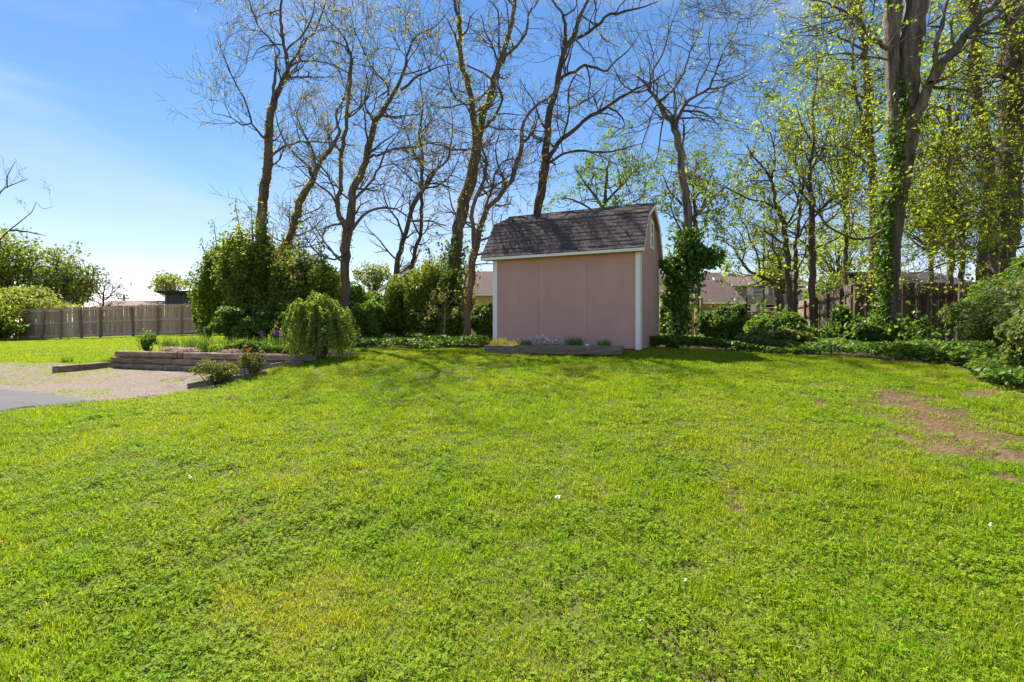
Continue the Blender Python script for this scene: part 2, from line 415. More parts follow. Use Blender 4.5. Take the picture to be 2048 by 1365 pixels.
def brick_mat():
    m, nt, b = mat('brick')
    tc = node(nt, "ShaderNodeTexCoord")
    br = node(nt, "ShaderNodeTexBrick", Scale=4.0)
    br.inputs['Color1'].default_value = (0.24, 0.085, 0.055, 1); br.inputs['Color2'].default_value = (0.32, 0.13, 0.085, 1)
    br.inputs['Mortar'].default_value = (0.35, 0.28, 0.24, 1)
    mp = node(nt, "ShaderNodeMapping"); mp.inputs['Rotation'].default_value = (R(90), 0, 0)
    nt.links.new(tc.outputs['Object'], mp.inputs[0]); nt.links.new(mp.outputs[0], br.inputs['Vector'])
    nt.links.new(br.outputs['Color'], b.inputs['Base Color']); b.inputs['Roughness'].default_value = 0.9
    return m
M['brick'] = brick_mat()

# ------------------------------------------------------------------ terrain
def W(px, py, Y):                              # point at depth Y seen at photograph pixel px, py
    return ((px - CX) / F * Y, Y, CZ - (py - HY) * Y / F)

WA = np.array([-9.17, 11.80]); WB = np.array([-3.45, 9.20])        # front line of the retaining wall
WL = float(np.linalg.norm(WB - WA)); WD = (WB - WA) / WL; WN = np.array([WD[1], -WD[0]])   # WN points to the camera side
if WN[1] > 0: WN = -WN

shared = [(-4, -3, -.05), (0, -3, -.1), (4, -3, 0), (-3, 0, 0), (0, 0, 0), (3, 0, .06), (-2.2, 2.2, .02), (0, 2.1, .06), (2.3, 2.3, .14),
          (-2, 4, .32), (0, 4, .36), (2, 4, .42), (3.9, 3.9, .5), (-1.5, 6, .66), (0.5, 6, .72), (3, 6, .80), (5.5, 5.5, .83), (4.6, 7, .96),
          (-2, 8, .92), (0, 8, .97), (2.5, 8, 1.02), (-3, 8.6, .93), (-2, 9.4, 1.05), (0, 9.2, 1.075), (0.8, 9.3, 1.08), (2, 8.8, 1.065), (3.5, 9.2, 1.10), (5.6, 9.8, 1.08), (6.2, 8.4, 1.04),
          (-.5, 11.2, 1.16), (2.5, 10, 1.16), (3.6, 12.4, 1.17), (0.5, 13.7, 1.17), (-2.5, 11.5, 1.14), (-3, 14, 1.18), (-1, 17, 1.18), (4, 16, 1.15), (8, 12, 1.1), (8, 9, 1.04),
          (11, 13.6, 1.08), (7, 6.2, .9), (10, 7, .9), (12, 10, 1.0), (16, 14, 1.05), (7, 3, .5), (10, 0, .4), (10, 20, 1.1), (0, 24, 1.15), (12, 30, 1.1), (0, 40, 1.1), (20, 40, 1.1), (-10, 45, 1.4), (30, 25, 1.1),
          (40, 0, .5), (-5, 17, 1.2), (-8, 21, 1.25), (-18, 30, 1.45), (-24, 30, 1.28), (-30, 30, 1.15), (-40, 38, 1.1), (-40, 20, .9), (-30, 10, .6), (-30, -5, .1), (-12, -5, 0), (-5.5, 2, 0), (-3.9, 3.9, .22), (-3, 5.2, .46)]
lower = shared + [(-9.5, 9.4, .62), (-8.2, 8.2, .563), (-6.4, 6.4, .5), (-5.6, 7.0, .56), (-4.6, 7.6, .645), (-4.25, 8.6, .80), (-3.6, 9.1, .95), (-9.0, 11.6, .69), (-7.5, 10.9, .69), (-6, 10.2, .69), (-7, 9.3, .64),
                  (-5.2, 9.6, .70), (-10.8, 11, .76), (-12.5, 12.5, .80), (-12, 9, .60), (-10, 6.6, .46), (-14, 15, .9), (-9, 14, .85), (-6, 12, .8)]
upper = shared + [(-9.0, 12.1, 1.05), (-7.5, 11.4, 1.06), (-6, 10.7, 1.06), (-4.6, 10.1, 1.05), (-3.7, 9.7, 1.04), (-8.5, 13.5, 1.09), (-6, 12.3, 1.12), (-4, 11.5, 1.12), (-10.4, 12.7, .92), (-12.5, 13, .85), (-14, 16, .95), (-17, 17, .95),
                  (-24, 24, .97), (-12, 20, 1.12), (-9, 16, 1.15), (-6, 14, 1.18)]
def tps_fit(P):
    P = np.array(P, float); n = len(P)
    d = np.linalg.norm(P[:, None, :2] - P[None, :, :2], axis=-1)
    K = np.where(d > 0, d * d * np.log(d + 1e-12), 0) + np.eye(n) * 0.05
    A = np.zeros((n + 3, n + 3)); A[:n, :n] = K; A[:n, n] = 1; A[:n, n + 1:] = P[:, :2]; A[n, :n] = 1; A[n + 1:, :n] = P[:, :2].T
    s = np.linalg.solve(A, np.concatenate([P[:, 2], np.zeros(3)]))
    return P[:, :2], s
def tps_eval(fit, x, y):
    C, s = fit; n = len(C)
    out = np.empty(x.size); xf = x.ravel(); yf = y.ravel()
    for i in range(0, x.size, 40000):
        xx = xf[i:i + 40000]; yy = yf[i:i + 40000]
        d2 = (xx[:, None] - C[:, 0]) ** 2 + (yy[:, None] - C[:, 1]) ** 2
        out[i:i + 40000] = (0.5 * d2 * np.log(d2 + 1e-12)) @ s[:n] + s[n] + s[n + 1] * xx + s[n + 2] * yy
    return out.reshape(x.shape)
FL, FU = tps_fit(lower), tps_fit(upper)
def wall_st(x, y):
    dx, dy = x - WA[0], y - WA[1]
    return dx * WN[0] + dy * WN[1], dx * WD[0] + dy * WD[1]
def Zg(x, y, relief=True):
    x = np.asarray(x, float); y = np.asarray(y, float)
    lo, up = tps_eval(FL, x, y), tps_eval(FU, x, y)
    s, t = wall_st(x, y)
    wd = 0.05 + np.clip(-t - 0.1, 0, 3) * 0.8
    w = smooth(-0.075 - wd, -0.075 + wd, s)
    w = np.maximum(w, smooth(WL + 0.3, WL + 1.5, t))
    z = up * (1 - w) + lo * w
    r = np.hypot(x, y)
    k = smooth(46, 62, r)
    z = z * (1 - k) + 1.05 * k
    if relief:
        z = z + (1 - k) * ((vnoise(x, y, 1.7) - .5) * .05 + (vnoise(x + 9, y + 3, .45) - .5) * .022)
    return z
def zg(x, y): return float(Zg(np.array([x]), np.array([y]))[0])

def hit(px, py):
    """ground point seen at a pixel of the photograph (first crossing along the ray)"""
    Y = np.arange(1.6, 60, 0.02); X = (px - CX) / F * Y; Zr = CZ - (py - HY) * Y / F
    b = np.nonzero(Zr <= Zg(X, Y))[0]
    i = b[0] if len(b) else len(Y) - 1
    return float(X[i]), float(Y[i])

gravel_poly = [(-14, 12.2), (-12.2, 12.3), (-9.5, 11.75), (-9.25, 11.72)] + [tuple(WA + WD * t + WN * -0.03) for t in (0.1, 2, 4, 5.0)] + \
              [(-4.5, 9.4), (-4.45, 8.75)] + [hit(*p) for p in ((470, 766), (400, 784), (300, 795), (180, 807))] + [(-7.2, 7.3), (-9, 7.6), (-14, 8.5)]
drive_poly = [(-15, 8.2), (-10, 7.9)] + [hit(*p) for p in ((0, 785), (60, 788), (120, 794), (182, 804), (140, 811), (90, 817), (40, 823), (0, 829))] + [(-6.9, 6.1), (-8.5, 5.3), (-15, 3.0)]
bed_t0, bed_t1, bed_d = -0.1, WL - 0.25, 1.75

SR = np.array([2.48, 9.88]); SL = np.array([-0.39, 11.12])
SW = float(np.linalg.norm(SR - SL)); SU = (SR - SL) / SW; SVd = np.array([-SU[1], SU[0]]); SDp = 2.6
shed_poly = [tuple(SL), tuple(SR), tuple(SR + SVd * SDp), tuple(SL + SVd * SDp)]
ivy_polys = [
    [(-4.2, 12.2), (-2.6, 11.9), (-1.0, 11.3), (-0.6, 11.5), (-0.3, 14), (-0.5, 19), (-9, 22), (-8.5, 15.5), (-5.6, 13.6)],
    [(3.1, 10.9), (4.2, 10.6), (5.3, 9.9), (6.3, 8.9), (6.5, 7.6), (6.0, 6.6), (5.6, 5.6), (5.2, 4.5), (6.5, 3.4), (11, 6), (14, 12), (12, 16), (3, 18), (2.5, 13)]]
def ivy_in(x, y): return in_poly(x, y, ivy_polys[0]) | in_poly(x, y, ivy_polys[1])
def bed_in(x, y):
    s, t = wall_st(x, y)
    return (s < 0.02) & (s > -bed_d - 0.25 * (vnoise(x, y, .6) - .5)) & (t > bed_t0) & (t < bed_t1)

# bare dirt in the lawn: worn trail at the right, small scuffs elsewhere
dirt_spots = [(1640, 772, .22, .06), (1680, 770, .2, .06), (1795, 788, .42, .24), (1830, 810, .5, .3), (1862, 832, .55, .34), (1900, 862, .55, .34), (1935, 895, .5, .3), (1905, 880, .3, .16), (1970, 910, .3, .14), (1620, 800, .22, .05), (1720, 800, .25, .07), (1700, 815, .25, .05), (1770, 840, .3, .08),
              (2030, 965, .25, .12), (1900, 755, .5, .18), (1960, 772, .5, .2), (2010, 790, .4, .2), (1400, 965, .16, .07), (1190, 1190, .10, .06), (1120, 1205, .06, .03), (110, 1035, .16, .06), (35, 1258, .08, .08), (150, 1030, .12, .06),
              (360, 1095, .1, .04), (480, 1060, .1, .05), (1480, 1010, .12, .05), (1560, 990, .12, .05), (1990, 1070, .1, .05), (1310, 905, .2, .06), (1090, 1140, .07, .04)]
tr_ = [hit(*p) for p in ((1788, 782), (1835, 815), (1880, 850), (1925, 888), (1985, 918))]
trail = [(tr_[i], tr_[i + 1], w) for i, w in enumerate((.18, .25, .25, .18))]
dirt_w = []
for px, py, a, b in dirt_spots:
    hx, hy = hit(px, py); dirt_w.append((hx, hy, a * .95, b * 1.7))
def dirt(x, y):
    d = np.zeros(np.shape(x))
    wx = x + (vnoise(x, y, .22) - .5) * .5; wy = y + (vnoise(x + 40, y, .22) - .5) * .5
    for hx, hy, a, b in dirt_w:
        d = np.maximum(d, 1 - smooth(.35, 1.0, np.hypot((wx - hx) / (a * 1.15), (wy - hy) / (b * 1.15))))
    d = .93 * d * smooth(.2, .58, vnoise(x + 17, y + 29, .16) * .55 + vnoise(x + 90, y, .5) * .45)
    e = (vnoise(x, y, .3) - .5) * .38 + (vnoise(x + 20, y + 3, .1) - .5) * .22
    for (ax, ay), (bx, by), w_ in trail:
        t = np.clip(((x - ax) * (bx - ax) + (y - ay) * (by - ay)) / ((bx - ax) ** 2 + (by - ay) ** 2), 0, 1)
        d = np.maximum(d, .86 * (1 - smooth(w_ * .55, w_, np.hypot(x - ax - t * (bx - ax), y - ay - t * (by - ay)) + e)))
    fl = vnoise(x + 33, y + 7, .34) * .45 + vnoise(x * 1.3, y + 55, .12) * .3 + vnoise(x + 8, y + 81, 1.6) * .25
    return np.maximum(d, smooth(.67, .80, fl) * .6)

def axis(segs):
    out = [np.arange(a, b, s) for a, b, s in segs]; return np.concatenate(out)
gx = axis([(-900, -120, 60), (-120, -50, 7), (-50, -16, 1.0), (-16, -11, .3), (-11, 8, .085), (8, 16, .3), (16, 50, 1.0), (50, 120, 7), (120, 901, 60)])
gy = axis([(-120, -12, 9), (-12, 1, .6), (1, 15, .085), (15, 34, .4), (34, 70, 2), (70, 140, 8), (140, 1200, 80)])
GX, GY = np.meshgrid(gx, gy)
GZ = Zg(GX, GY)
nx, ny = len(gx), len(gy)
idx = np.arange(nx * ny).reshape(ny, nx)
Q = np.stack([idx[:-1, :-1], idx[:-1, 1:], idx[1:, 1:], idx[1:, :-1]], -1).reshape(-1, 4)
def ground_mat():
    m, nt, b = mat('lawn_ground')
    at = node(nt, "ShaderNodeAttribute", attribute_name='bare')
    iv = node(nt, "ShaderNodeAttribute", attribute_name='litter')
    ge = node(nt, "ShaderNodeNewGeometry")
    n1 = node(nt, "ShaderNodeTexNoise", Scale=1.1, Detail=7); n2 = node(nt, "ShaderNodeTexNoise", Scale=28, Detail=6); n3 = node(nt, "ShaderNodeTexNoise", Scale=4, Detail=6)
    for n in (n1, n2, n3): nt.links.new(ge.outputs['Position'], n.inputs['Vector'])
    g = ramp(nt, [(0.3, (0.045, 0.062, 0.012)), (0.5, (0.085, 0.105, 0.018)), (0.72, (0.15, 0.15, 0.04))])
    ad = node(nt, "ShaderNodeMath"); ad.operation = 'MULTIPLY_ADD'; ad.inputs[1].default_value = 0.55
    sb = node(nt, "ShaderNodeMath"); sb.operation = 'MULTIPLY'; sb.inputs[1].default_value = 0.45
    nt.links.new(n2.outputs['Fac'], sb.inputs[0]); nt.links.new(n1.outputs['Fac'], ad.inputs[0]); nt.links.new(sb.outputs[0], ad.inputs[2])
    nt.links.new(ad.outputs[0], g.inputs[0])
    d = ramp(nt, [(0.3, (0.07, 0.037, 0.022)), (0.5, (0.12, 0.068, 0.042)), (0.75, (0.22, 0.145, 0.095))])
    md = node(nt, "ShaderNodeMath"); md.operation = 'MULTIPLY_ADD'; md.inputs[1].default_value = 0.5
    s2 = node(nt, "ShaderNodeMath"); s2.operation = 'MULTIPLY'; s2.inputs[1].default_value = 0.5
    nt.links.new(n3.outputs['Fac'], s2.inputs[0]); nt.links.new(n2.outputs['Fac'], md.inputs[0]); nt.links.new(s2.outputs[0], md.inputs[2])
    nt.links.new(md.outputs[0], d.inputs[0])
    l = ramp(nt, [(0.3, (0.07, 0.05, 0.03)), (0.7, (0.2, 0.145, 0.1))])
    nt.links.new(n2.outputs['Fac'], l.inputs[0])
    m1 = node(nt, "ShaderNodeMixRGB"); nt.links.new(at.outputs['Fac'], m1.inputs['Fac']); nt.links.new(g.outputs[0], m1.inputs['Color1']); nt.links.new(d.outputs[0], m1.inputs['Color2'])
    m2 = node(nt, "ShaderNodeMixRGB"); nt.links.new(iv.outputs['Fac'], m2.inputs['Fac']); nt.links.new(m1.outputs[0], m2.inputs['Color1']); nt.links.new(l.outputs[0], m2.inputs['Color2'])
    nt.links.new(m2.outputs[0], b.inputs['Base Color']); b.inputs['Roughness'].default_value = 0.95; b.inputs['Specular IOR Level'].default_value = 0.1
    bp = node(nt, "ShaderNodeBump", Strength=0.8, Distance=0.03); nt.links.new(n2.outputs['Fac'], bp.inputs['Height']); nt.links.new(bp.outputs[0], b.inputs['Normal'])
    return m
near = (np.abs(GX) < 20) & (GY > 0) & (GY < 24)
bare = np.where(near, dirt(GX, GY), 0); litter = np.where(near, (ivy_in(GX, GY) | bed_in(GX, GY)).astype(float), 0)
ground = obj('ground', mesh_np('ground', np.stack([GX, GY, GZ], -1), Q, mats=[ground_mat()], smooth=True, attrs={'bare': bare.ravel(), 'litter': litter.ravel()}))
tag(ground, 'sloping ground of the back yard under the grass', kind='structure')

def sheet(name, poly, step, lift, material, edge=0.0, jitter=0.0):
    P = np.array(poly); x0, y0 = P.min(0); x1, y1 = P.max(0)
    xs = np.arange(x0 - step, x1 + step, step); ys = np.arange(y0 - step, y1 + step, step)
    X, Y = np.meshgrid(xs, ys)
    Xj = X + (vnoise(X, Y, .35) - .5) * jitter; Yj = Y + (vnoise(X + 70, Y, .35) - .5) * jitter
    ins = in_poly(Xj, Yj, poly)
    Zr = Zg(X, Y)
    if edge: Zr = Zg(X, Y, False)
    Zt = Zr + np.where(ins, lift, -0.03)
    n1, n2 = len(xs), len(ys); ii = np.arange(n1 * n2).reshape(n2, n1)
    q = np.stack([ii[:-1, :-1], ii[:-1, 1:], ii[1:, 1:], ii[1:, :-1]], -1).reshape(-1, 4)
    keep = ins.ravel()[q].any(1)
    return obj(name, mesh_np(name, np.stack([X, Y, Zt], -1), q[keep], mats=[material], smooth=True))
gr = tag(sheet('gravel_path', gravel_poly, 0.07, 0.012, M['gravel'], jitter=0.35), 'brown gravel and mulch area in front of the timber wall', kind='structure')
dw = tag(sheet('driveway', drive_poly, 0.04, 0.035, M['asphalt'], edge=1, jitter=0.22), 'grey asphalt end of the driveway', kind='structure')

# ------------------------------------------------------------------ shed
SZ = 1.19                                        # underside of the walls
def SP(u, v, z): p = SL + SU * u + SVd * v; return Vector((p[0], p[1], SZ + z))
U3, V3, Z3 = Vector((SU[0], SU[1], 0)), Vector((SVd[0], SVd[1], 0)), Vector((0, 0, 1))
AX = (U3, V3, Z3)
shed = empty('garden_shed', SP(SW / 2, SDp / 2, 0))
tag(shed, 'mauve brown barn shed with white corner trim and dark shingled gambrel roof', 'shed')
EAVE, BRK, RDG = 1.93, 2.75, 3.10                # heights above the wall base
OV, OVR = 0.2, 0.09                              # overhangs: eaves and left rake, right rake
wt = 0.02
# front siding in three panels with fine joints, back siding, gable walls
pw = SW / 3
for i in range(3):
    MB().box(SP(pw * (i + .5), -wt / 2, 1.07), (pw - 0.003, wt, 2.1), AX).build('wall_panel', M['shed_wall'], shed)
MB().box(SP(SW / 2, SDp + wt / 2, 1.07), (SW, wt, 2.1), AX).build('wall_panel', M['shed_wall'], shed)
gab = [(0, 0.02), (SDp, 0.02), (SDp, EAVE + 0.06), (SDp - .5, BRK - .06), (SDp / 2, RDG - .06), (.5, BRK - .06), (0, EAVE + 0.06)]
for u0 in (0.0, SW - 0.02):
    MB().prism([SP(u0, v, z) for v, z in gab], U3 * 0.02).build('gable_wall', M['shed_wall'], shed)
MB().box(SP(SW / 2, SDp / 2, -0.02), (SW - .08, SDp - .08, 0.1), AX).build('floor_frame', M['timber_dark'], shed)
# corner boards (front, then the return on the gable), behind too
for u in (0.045, SW - 0.045):
    MB().box(SP(u, -wt - .012, EAVE / 2), (0.09, 0.02, EAVE), AX).build('corner_board', M['white'], shed)
for u, s in ((-0.011, -1),):
    MB().box(SP(u, 0.03, EAVE / 2), (0.018, 0.1, EAVE), AX).build('corner_board', M['white'], shed)
MB().box(SP(SW + 0.011, 0.0, EAVE / 2), (0.018, 0.022, EAVE), AX).build('corner_board', M['white'], shed)
MB().box(SP(SW + 0.011, SDp - 0.005, EAVE / 2), (0.018, 0.022, EAVE), AX).build('corner_board', M['white'], shed)
# roof: profile of outer skin
prof = [(-OV, EAVE + .02), (.45, BRK), (SDp / 2, RDG), (SDp - .45, BRK), (SDp + OV, EAVE + .02)]
td = 0.03
deck = MB()
for (v0, z0), (v1, z1) in zip(prof[:-1], prof[1:]):
    d = Vector((v1 - v0, z1 - z0)).normalized(); nrm = Vector((-d.y, d.x))
    pts = [(v0, z0), (v1, z1), (v1 - nrm.x * td, z1 - nrm.y * td), (v0 - nrm.x * td, z0 - nrm.y * td)]
    deck.prism([SP(-OV, v, z) for v, z in pts], U3 * (SW + OV + OVR))
deck.build('roof_deck', M['shed_wall'], shed)
# fascia board at the front eave and the back
for v in (-OV - .012, SDp + OV + .012):
    MB().box(SP((SW + OVR - OV) / 2, v, EAVE - .005), (SW + OV + OVR + .02, 0.022, 0.085), AX).build('fascia', M['fascia'], shed)
MB().box(SP((SW + OVR - OV) / 2, -OV / 2 - .01, EAVE - .036), (SW + OV + OVR - .02, OV - .01, 0.012), AX).build('soffit', M['shed_wall'], shed)
# rake boards on both gables
for u in (-OV - .01, SW + OVR - .01):
    for (v0, z0), (v1, z1) in zip(prof[:-1], prof[1:]):
        a, b = SP(u, v0, z0 - .085), SP(u, v1, z1 - .085)
        MB().prism([a, b, b + Z3 * .08, a + Z3 * .08], U3 * .02).build('rake_board', M['white'], shed)
# shingles: real tabs laid in courses, shared mesh
rng = np.random.default_rng(3); random.seed(3)
tabw, expo = 0.236, 0.113
tab_me = []
for k in range(3):
    th = 0.013 + 0.004 * k
    mb = MB(); mb.box((0, 0, 0), (tabw - .008, expo + .05, th)); tab_me.append(mb.mesh('shingle', M['shingle']))
def lay(v0, z0, v1, z1, name, real):
    d = Vector((0, 0, 0)) + V3 * (v1 - v0) + Z3 * (z1 - z0); Ls = d.length; d.normalize()
    nrm = U3.cross(d); 
    if nrm.z < 0: nrm = -nrm
    rows = int(math.ceil(Ls / expo)); stuff = MB()
    for r in range(rows):
        off = (0.5 if r % 2 else 0.0) + random.uniform(-.03, .03)
        a = -OV - .015; 
        n = int((SW + OV + OVR) / tabw) + 2
        for c in range(n):
            x0 = a + (c - off) * tabw; x1 = x0 + tabw
            x0c, x1c = max(x0, a), min(x1, SW + OVR + .015)
            if x1c - x0c < .03: continue
            uc = (x0c + x1c) / 2; s = min((r + .5) * expo, Ls - .03)
            dd = (d - nrm * 0.055).normalized(); nn = U3.cross(dd); nn = nn if nn.z > 0 else -nn
            pos = SP(uc, v0, z0) + d * s + nrm * (0.013 + random.uniform(0, .003))
            if real:
                o = obj('shingle', random.choice(tab_me), shed)
                mtx = Matrix((( *U3, 0), ( *dd, 0), ( *nn, 0), (0, 0, 0, 1))).transposed()
                mtx.translation = pos
                sx = (x1c - x0c) / tabw
                o.matrix_basis = mtx @ Matrix.Diagonal((sx, 1, 1, 1))
            else:
                stuff.box(pos, (x1c - x0c - .009, expo + .05, .012), (U3, dd, nn))
    if not real:
        o = stuff.build(name, M['shingle'], shed); o["kind"] = "stuff"
lay(*prof[0], *prof[1], 'shingles', True)
lay(*prof[1], *prof[2], 'shingles', True)
lay(*prof[4], *prof[3], 'shingles', False)
lay(*prof[3], *prof[2], 'shingles', False)
cap_n = int((SW + OV + OVR) / .2)
for c in range(cap_n):
    u = -OV + (c + .5) * (SW + OV + OVR) / cap_n; mb = MB()
    for s in (-1, 1):
        d = (V3 * s - Z3 * .5).normalized(); n = U3.cross(d); n = n if n.z > 0 else -n
        mb.box(SP(u, SDp / 2, RDG + .028) + d * .06 + n * (.004 + .002 * (c % 2)), (.2, .13, .01), (U3, d, n))
    mb.build('ridge_cap', M['shingle'], shed)
# gable window with two panes
wv, wz, ww, wh = SDp / 2 + .08, 2.45, 0.44, 0.64
win = empty('window', SP(SW + .01, wv, wz)); adopt(win, shed)
def gb(v, z, sv_, sz_, su=0.03, u=SW + .018): return MB().box(SP(u, v, z), (su, sv_, sz_), AX)
for sgn in (-1, 1):
    gb(wv + sgn * (ww / 2 - .04), wz, .08, wh).build('frame', M['white'], win)
    gb(wv, wz + sgn * (wh / 2 - .04), ww - .162, .08).build('frame', M['white'], win)
gb(wv, wz, ww - .162, .05, .034).build('frame', M['white'], win)
for sgn in (-1, 1): gb(wv, wz + sgn * (wh / 4 - .04), ww - .17, wh / 2 - .1, .012, SW + .008).build('pane', M['glass'], win)

# ------------------------------------------------------------------ timber planter in front of the shed
def beam(name, a, b, w, h, m, parent, bevel=0.012, sag=0.0):
    a = Vector(a); b = Vector(b); d = b - a; L = d.length; d.normalize()
    side = Vector((-d.y, d.x, 0)).normalized(); up = d.cross(side); up = up if up.z > 0 else -up
    mb = MB(); mb.box((0, 0, 0), (L - .01, w, h))
    me = mb.mesh(name, m, bevel)
    o = obj(name, me, parent)
    mt = Matrix(((*d, 0), (*side, 0), (*up, 0), (0, 0, 0, 1))).transposed(); mt.translation = (a + b) / 2
    o.matrix_basis = mt
    return o
pl = empty('timber_planter', (0.75, 9.55, 1.12))
tag(pl, 'low dark timber planter box on the grass before the shed wall', 'planter')
pa, pb = Vector((-.53, 9.95, 1.20)), Vector((1.97, 9.20, 1.195))
pd = (pb - pa).normalized(); pn = Vector((-pd.y, pd.x, 0))
beam('timber', pa, pb, .13, .17, M['timber_dark'], pl, .018)
beam('timber', pa + pn * .07 + pd * .065, pa + pn * .95 + pd * .065, .13, .165, M['timber_dark'], pl, .018)
beam('timber', pb + pn * .07 - pd * .065, pb + pn * .60 - pd * .065, .13, .15, M['timber_dark'], pl, .018)
mb = MB(); c = (pa + pb) / 2 + pn * .42; mb.box((c.x, c.y, 1.17), (2.3, .68, .12), (pd, pn, Z3)); mb.build('soil', M['soil'], pl)

# ------------------------------------------------------------------ retaining wall
def wp(t, off=0.0): p = WA + WD * t + WN * off; return p
rw = empty('retaining_wall', (*wp(WL / 2), .69))
tag(rw, 'stacked weathered timber retaining wall holding back the flower bed', 'retaining wall')
def t_of(px):                                     # distance along the wall line seen at column px
    k = (px - CX) / F
    return (k * WA[1] - WA[0]) / (WD[0] - k * WD[1])
TH = .143
courses = [(.69, [222, 326, 450, 505], .012), (.69 + TH, [220, 266, 341, 382, 508, 575], .006), (.69 + 2 * TH, [229, 299, 354, 365, 490, 622], 0.0)]
random.seed(8)
for z, cuts, fo in courses:
    for c0, c1 in zip(cuts[:-1], cuts[1:]):
        t0, t1 = t_of(c0), t_of(c1); jo = random.uniform(-.01, .012)
        a = wp(t0, fo + jo - .075); b = wp(t1, fo + jo - .075 + random.uniform(-.008, .008))
        beam('timber', (*a, z + TH / 2 + random.uniform(-.004, .004)), (*b, z + TH / 2 + random.uniform(-.004, .004)), .15, TH - .014, M['timber'], rw, .02)
# wing: two timbers running towards the camera at the left end
wa_, wb_ = Vector((-9.30, 11.72, .775)), Vector((-9.42, 10.55, .755))
wm = wa_.lerp(wb_, .6)
beam('timber', wa_, wm, .15, .16, M['timber'], rw, .014); beam('timber', wm, wb_, .16, .165, M['timber'], rw, .014)
# return timber at the right end, half sunk in the lawn
h0, h1 = hit(512, 746), hit(588, 735)
beam('timber', (h0[0], h0[1] + .1, zg(*h0) + .05), (h1[0], h1[1] + .25, zg(*h1) + .05), .15, .15, M['timber'], rw, .014)
h0 = hit(378, 778)
lt = beam('landscape_timber', (h0[0] - .02, h0[1], zg(*h0) + .02), (h0[0] + 1.0, h0[1] + .45, zg(h0[0] + 1.0, h0[1] + .45) + .0), .13, .13, M['timber_dark'], None, .012)
tag(lt, 'short dark edging timber beside the low rose bush', 'timber')

# ------------------------------------------------------------------ fences
def fence(name, label, line, post_t, pw_, ph, gap, m_plank, m_post, m_rail, side, lean=0.0, dog=0.03, top_var=.012, rails=(.35, .95, 1.5), rail_t=.04, post_over=0.0, base=None):
    """line: list of (x, y, base z); planks on the far side of the rails, posts on the 'side' side"""
    P = [Vector(p) for p in line]
    ls = [0.0]
    for a, b in zip(P[:-1], P[1:]): ls.append(ls[-1] + (b.xy - a.xy).length)
    L = ls[-1]
    def at(t):
        for i in range(len(P) - 1):
            if t <= ls[i + 1] + 1e-6 or i == len(P) - 2:
                k = (t - ls[i]) / (ls[i + 1] - ls[i]); d = (P[i + 1] - P[i]); d.z = 0; d.normalize()
                return P[i].lerp(P[i + 1], k), d
    f = empty(name, tuple(P[0].lerp(P[-1], .5))); tag(f, label, 'fence')
    me_k = []
    for k in range(4):
        w = pw_ * (1, .97, 1.02, .985)[k]; h = ph
        x = w / 2; th = .018
        poly = [(-x, 0), (x, 0), (x, h - dog), (x - dog, h), (-x + dog, h), (-x, h - dog)]
        mb = MB(); mb.prism([(p[0], -th / 2, p[1]) for p in poly], (0, th, 0)); me_k.append(mb.mesh('plank', m_plank))
    t = pw_ / 2
    while t < L:
        p, d = at(t); n = Vector((-d.y, d.x, 0)) * side
        o = obj('plank', random.choice(me_k), f)
        yaw = math.atan2(d.y, d.x)
        q = p - n * (rail_t / 2 + .011 + random.uniform(0, .004))
        o.matrix_basis = Matrix.Translation((q.x, q.y, p.z + random.uniform(-top_var, top_var) + .03)) @ Matrix.Rotation(yaw, 4, 'Z') @ Matrix.Rotation(random.gauss(0, lean), 4, 'Y')
        t += pw_ + gap * random.uniform(.5, 1.5)
    pts = list(post_t)
    cuts = [0.0] + [x for x in pts if 0.2 < x < L - .2] + [L]
    for rz in rails:
        for c0, c1 in zip(cuts[:-1], cuts[1:]):
            a, _ = at(c0); b, _ = at(c1)
            beam('rail', (a.x, a.y, a.z + rz + random.uniform(-.01, .01)), (b.x, b.y, b.z + rz + random.uniform(-.01, .01)), rail_t, .09, m_rail, f, .004)
    for x in pts:
        p, d = at(x); n = Vector((-d.y, d.x, 0)) * side
        mb = MB(); mb.box((0, 0, (ph + post_over) / 2), (.1, .1, ph + post_over)); o = obj('post', mb.mesh('post', m_post, .006), f)
        q = p + n * (rail_t / 2 + .053)
        o.matrix_basis = Matrix.Translation((q.x, q.y, p.z - .05)) @ Matrix.Rotation(math.atan2(d.y, d.x), 4, 'Z') @ Matrix.Rotation(random.gauss(0, lean * 4), 4, 'Y')
    return f
random.seed(12)
YF = 29.0
fl = [W(37, 680, YF), W(230, 673, YF), W(420, 667, YF), W(560, 664, YF)]
def tpost(px): return (px - 37) / F * YF
fence('plank_fence', 'long weathered grey plank fence with leaning posts across the far lawn', fl, [tpost(p) for p in (57, 85, 124, 165, 203, 268, 316, 364, 415, 470, 530)], 0.125, 1.69, .013, M['fence'], M['fence_post'], M['fence_rail'], -1, lean=.012, dog=.02, top_var=.015, rails=(.12, .86, 1.56))
# right: dark fence facing the camera with gaps between its planks, and the same fence running away behind the tree
YR = 13.6
fr = [W(1703, 700, YR), W(1930, 701, YR - .1), W(2080, 702, YR - .4)]
fence('plank_fence', 'dark brown plank fence with see-through gaps right of the ivy-covered trunk', fr, [(p - 1703) / F * YR for p in (1706, 1845, 1990)], .175, 1.74, .016, M['fence_dark'], M['fence_dark'], M['fence_dark'], -1, lean=.006, dog=.025, top_var=.03, rails=(.72, 1.43))
fa = [W(1705, 694, 14.0), W(1650, 684, 18.5), W(1588, 678, 25.0)]
fence('plank_fence', 'grey brown plank fence running away into the trees behind the shrubs', fa, [1.2, 3.6, 6.0, 8.4], .14, 1.72, .008, M['fence_mid'], M['fence_dark'], M['fence_dark'], 1, lean=.01, dog=.03, top_var=.02, rails=(.3, 1.0, 1.5))
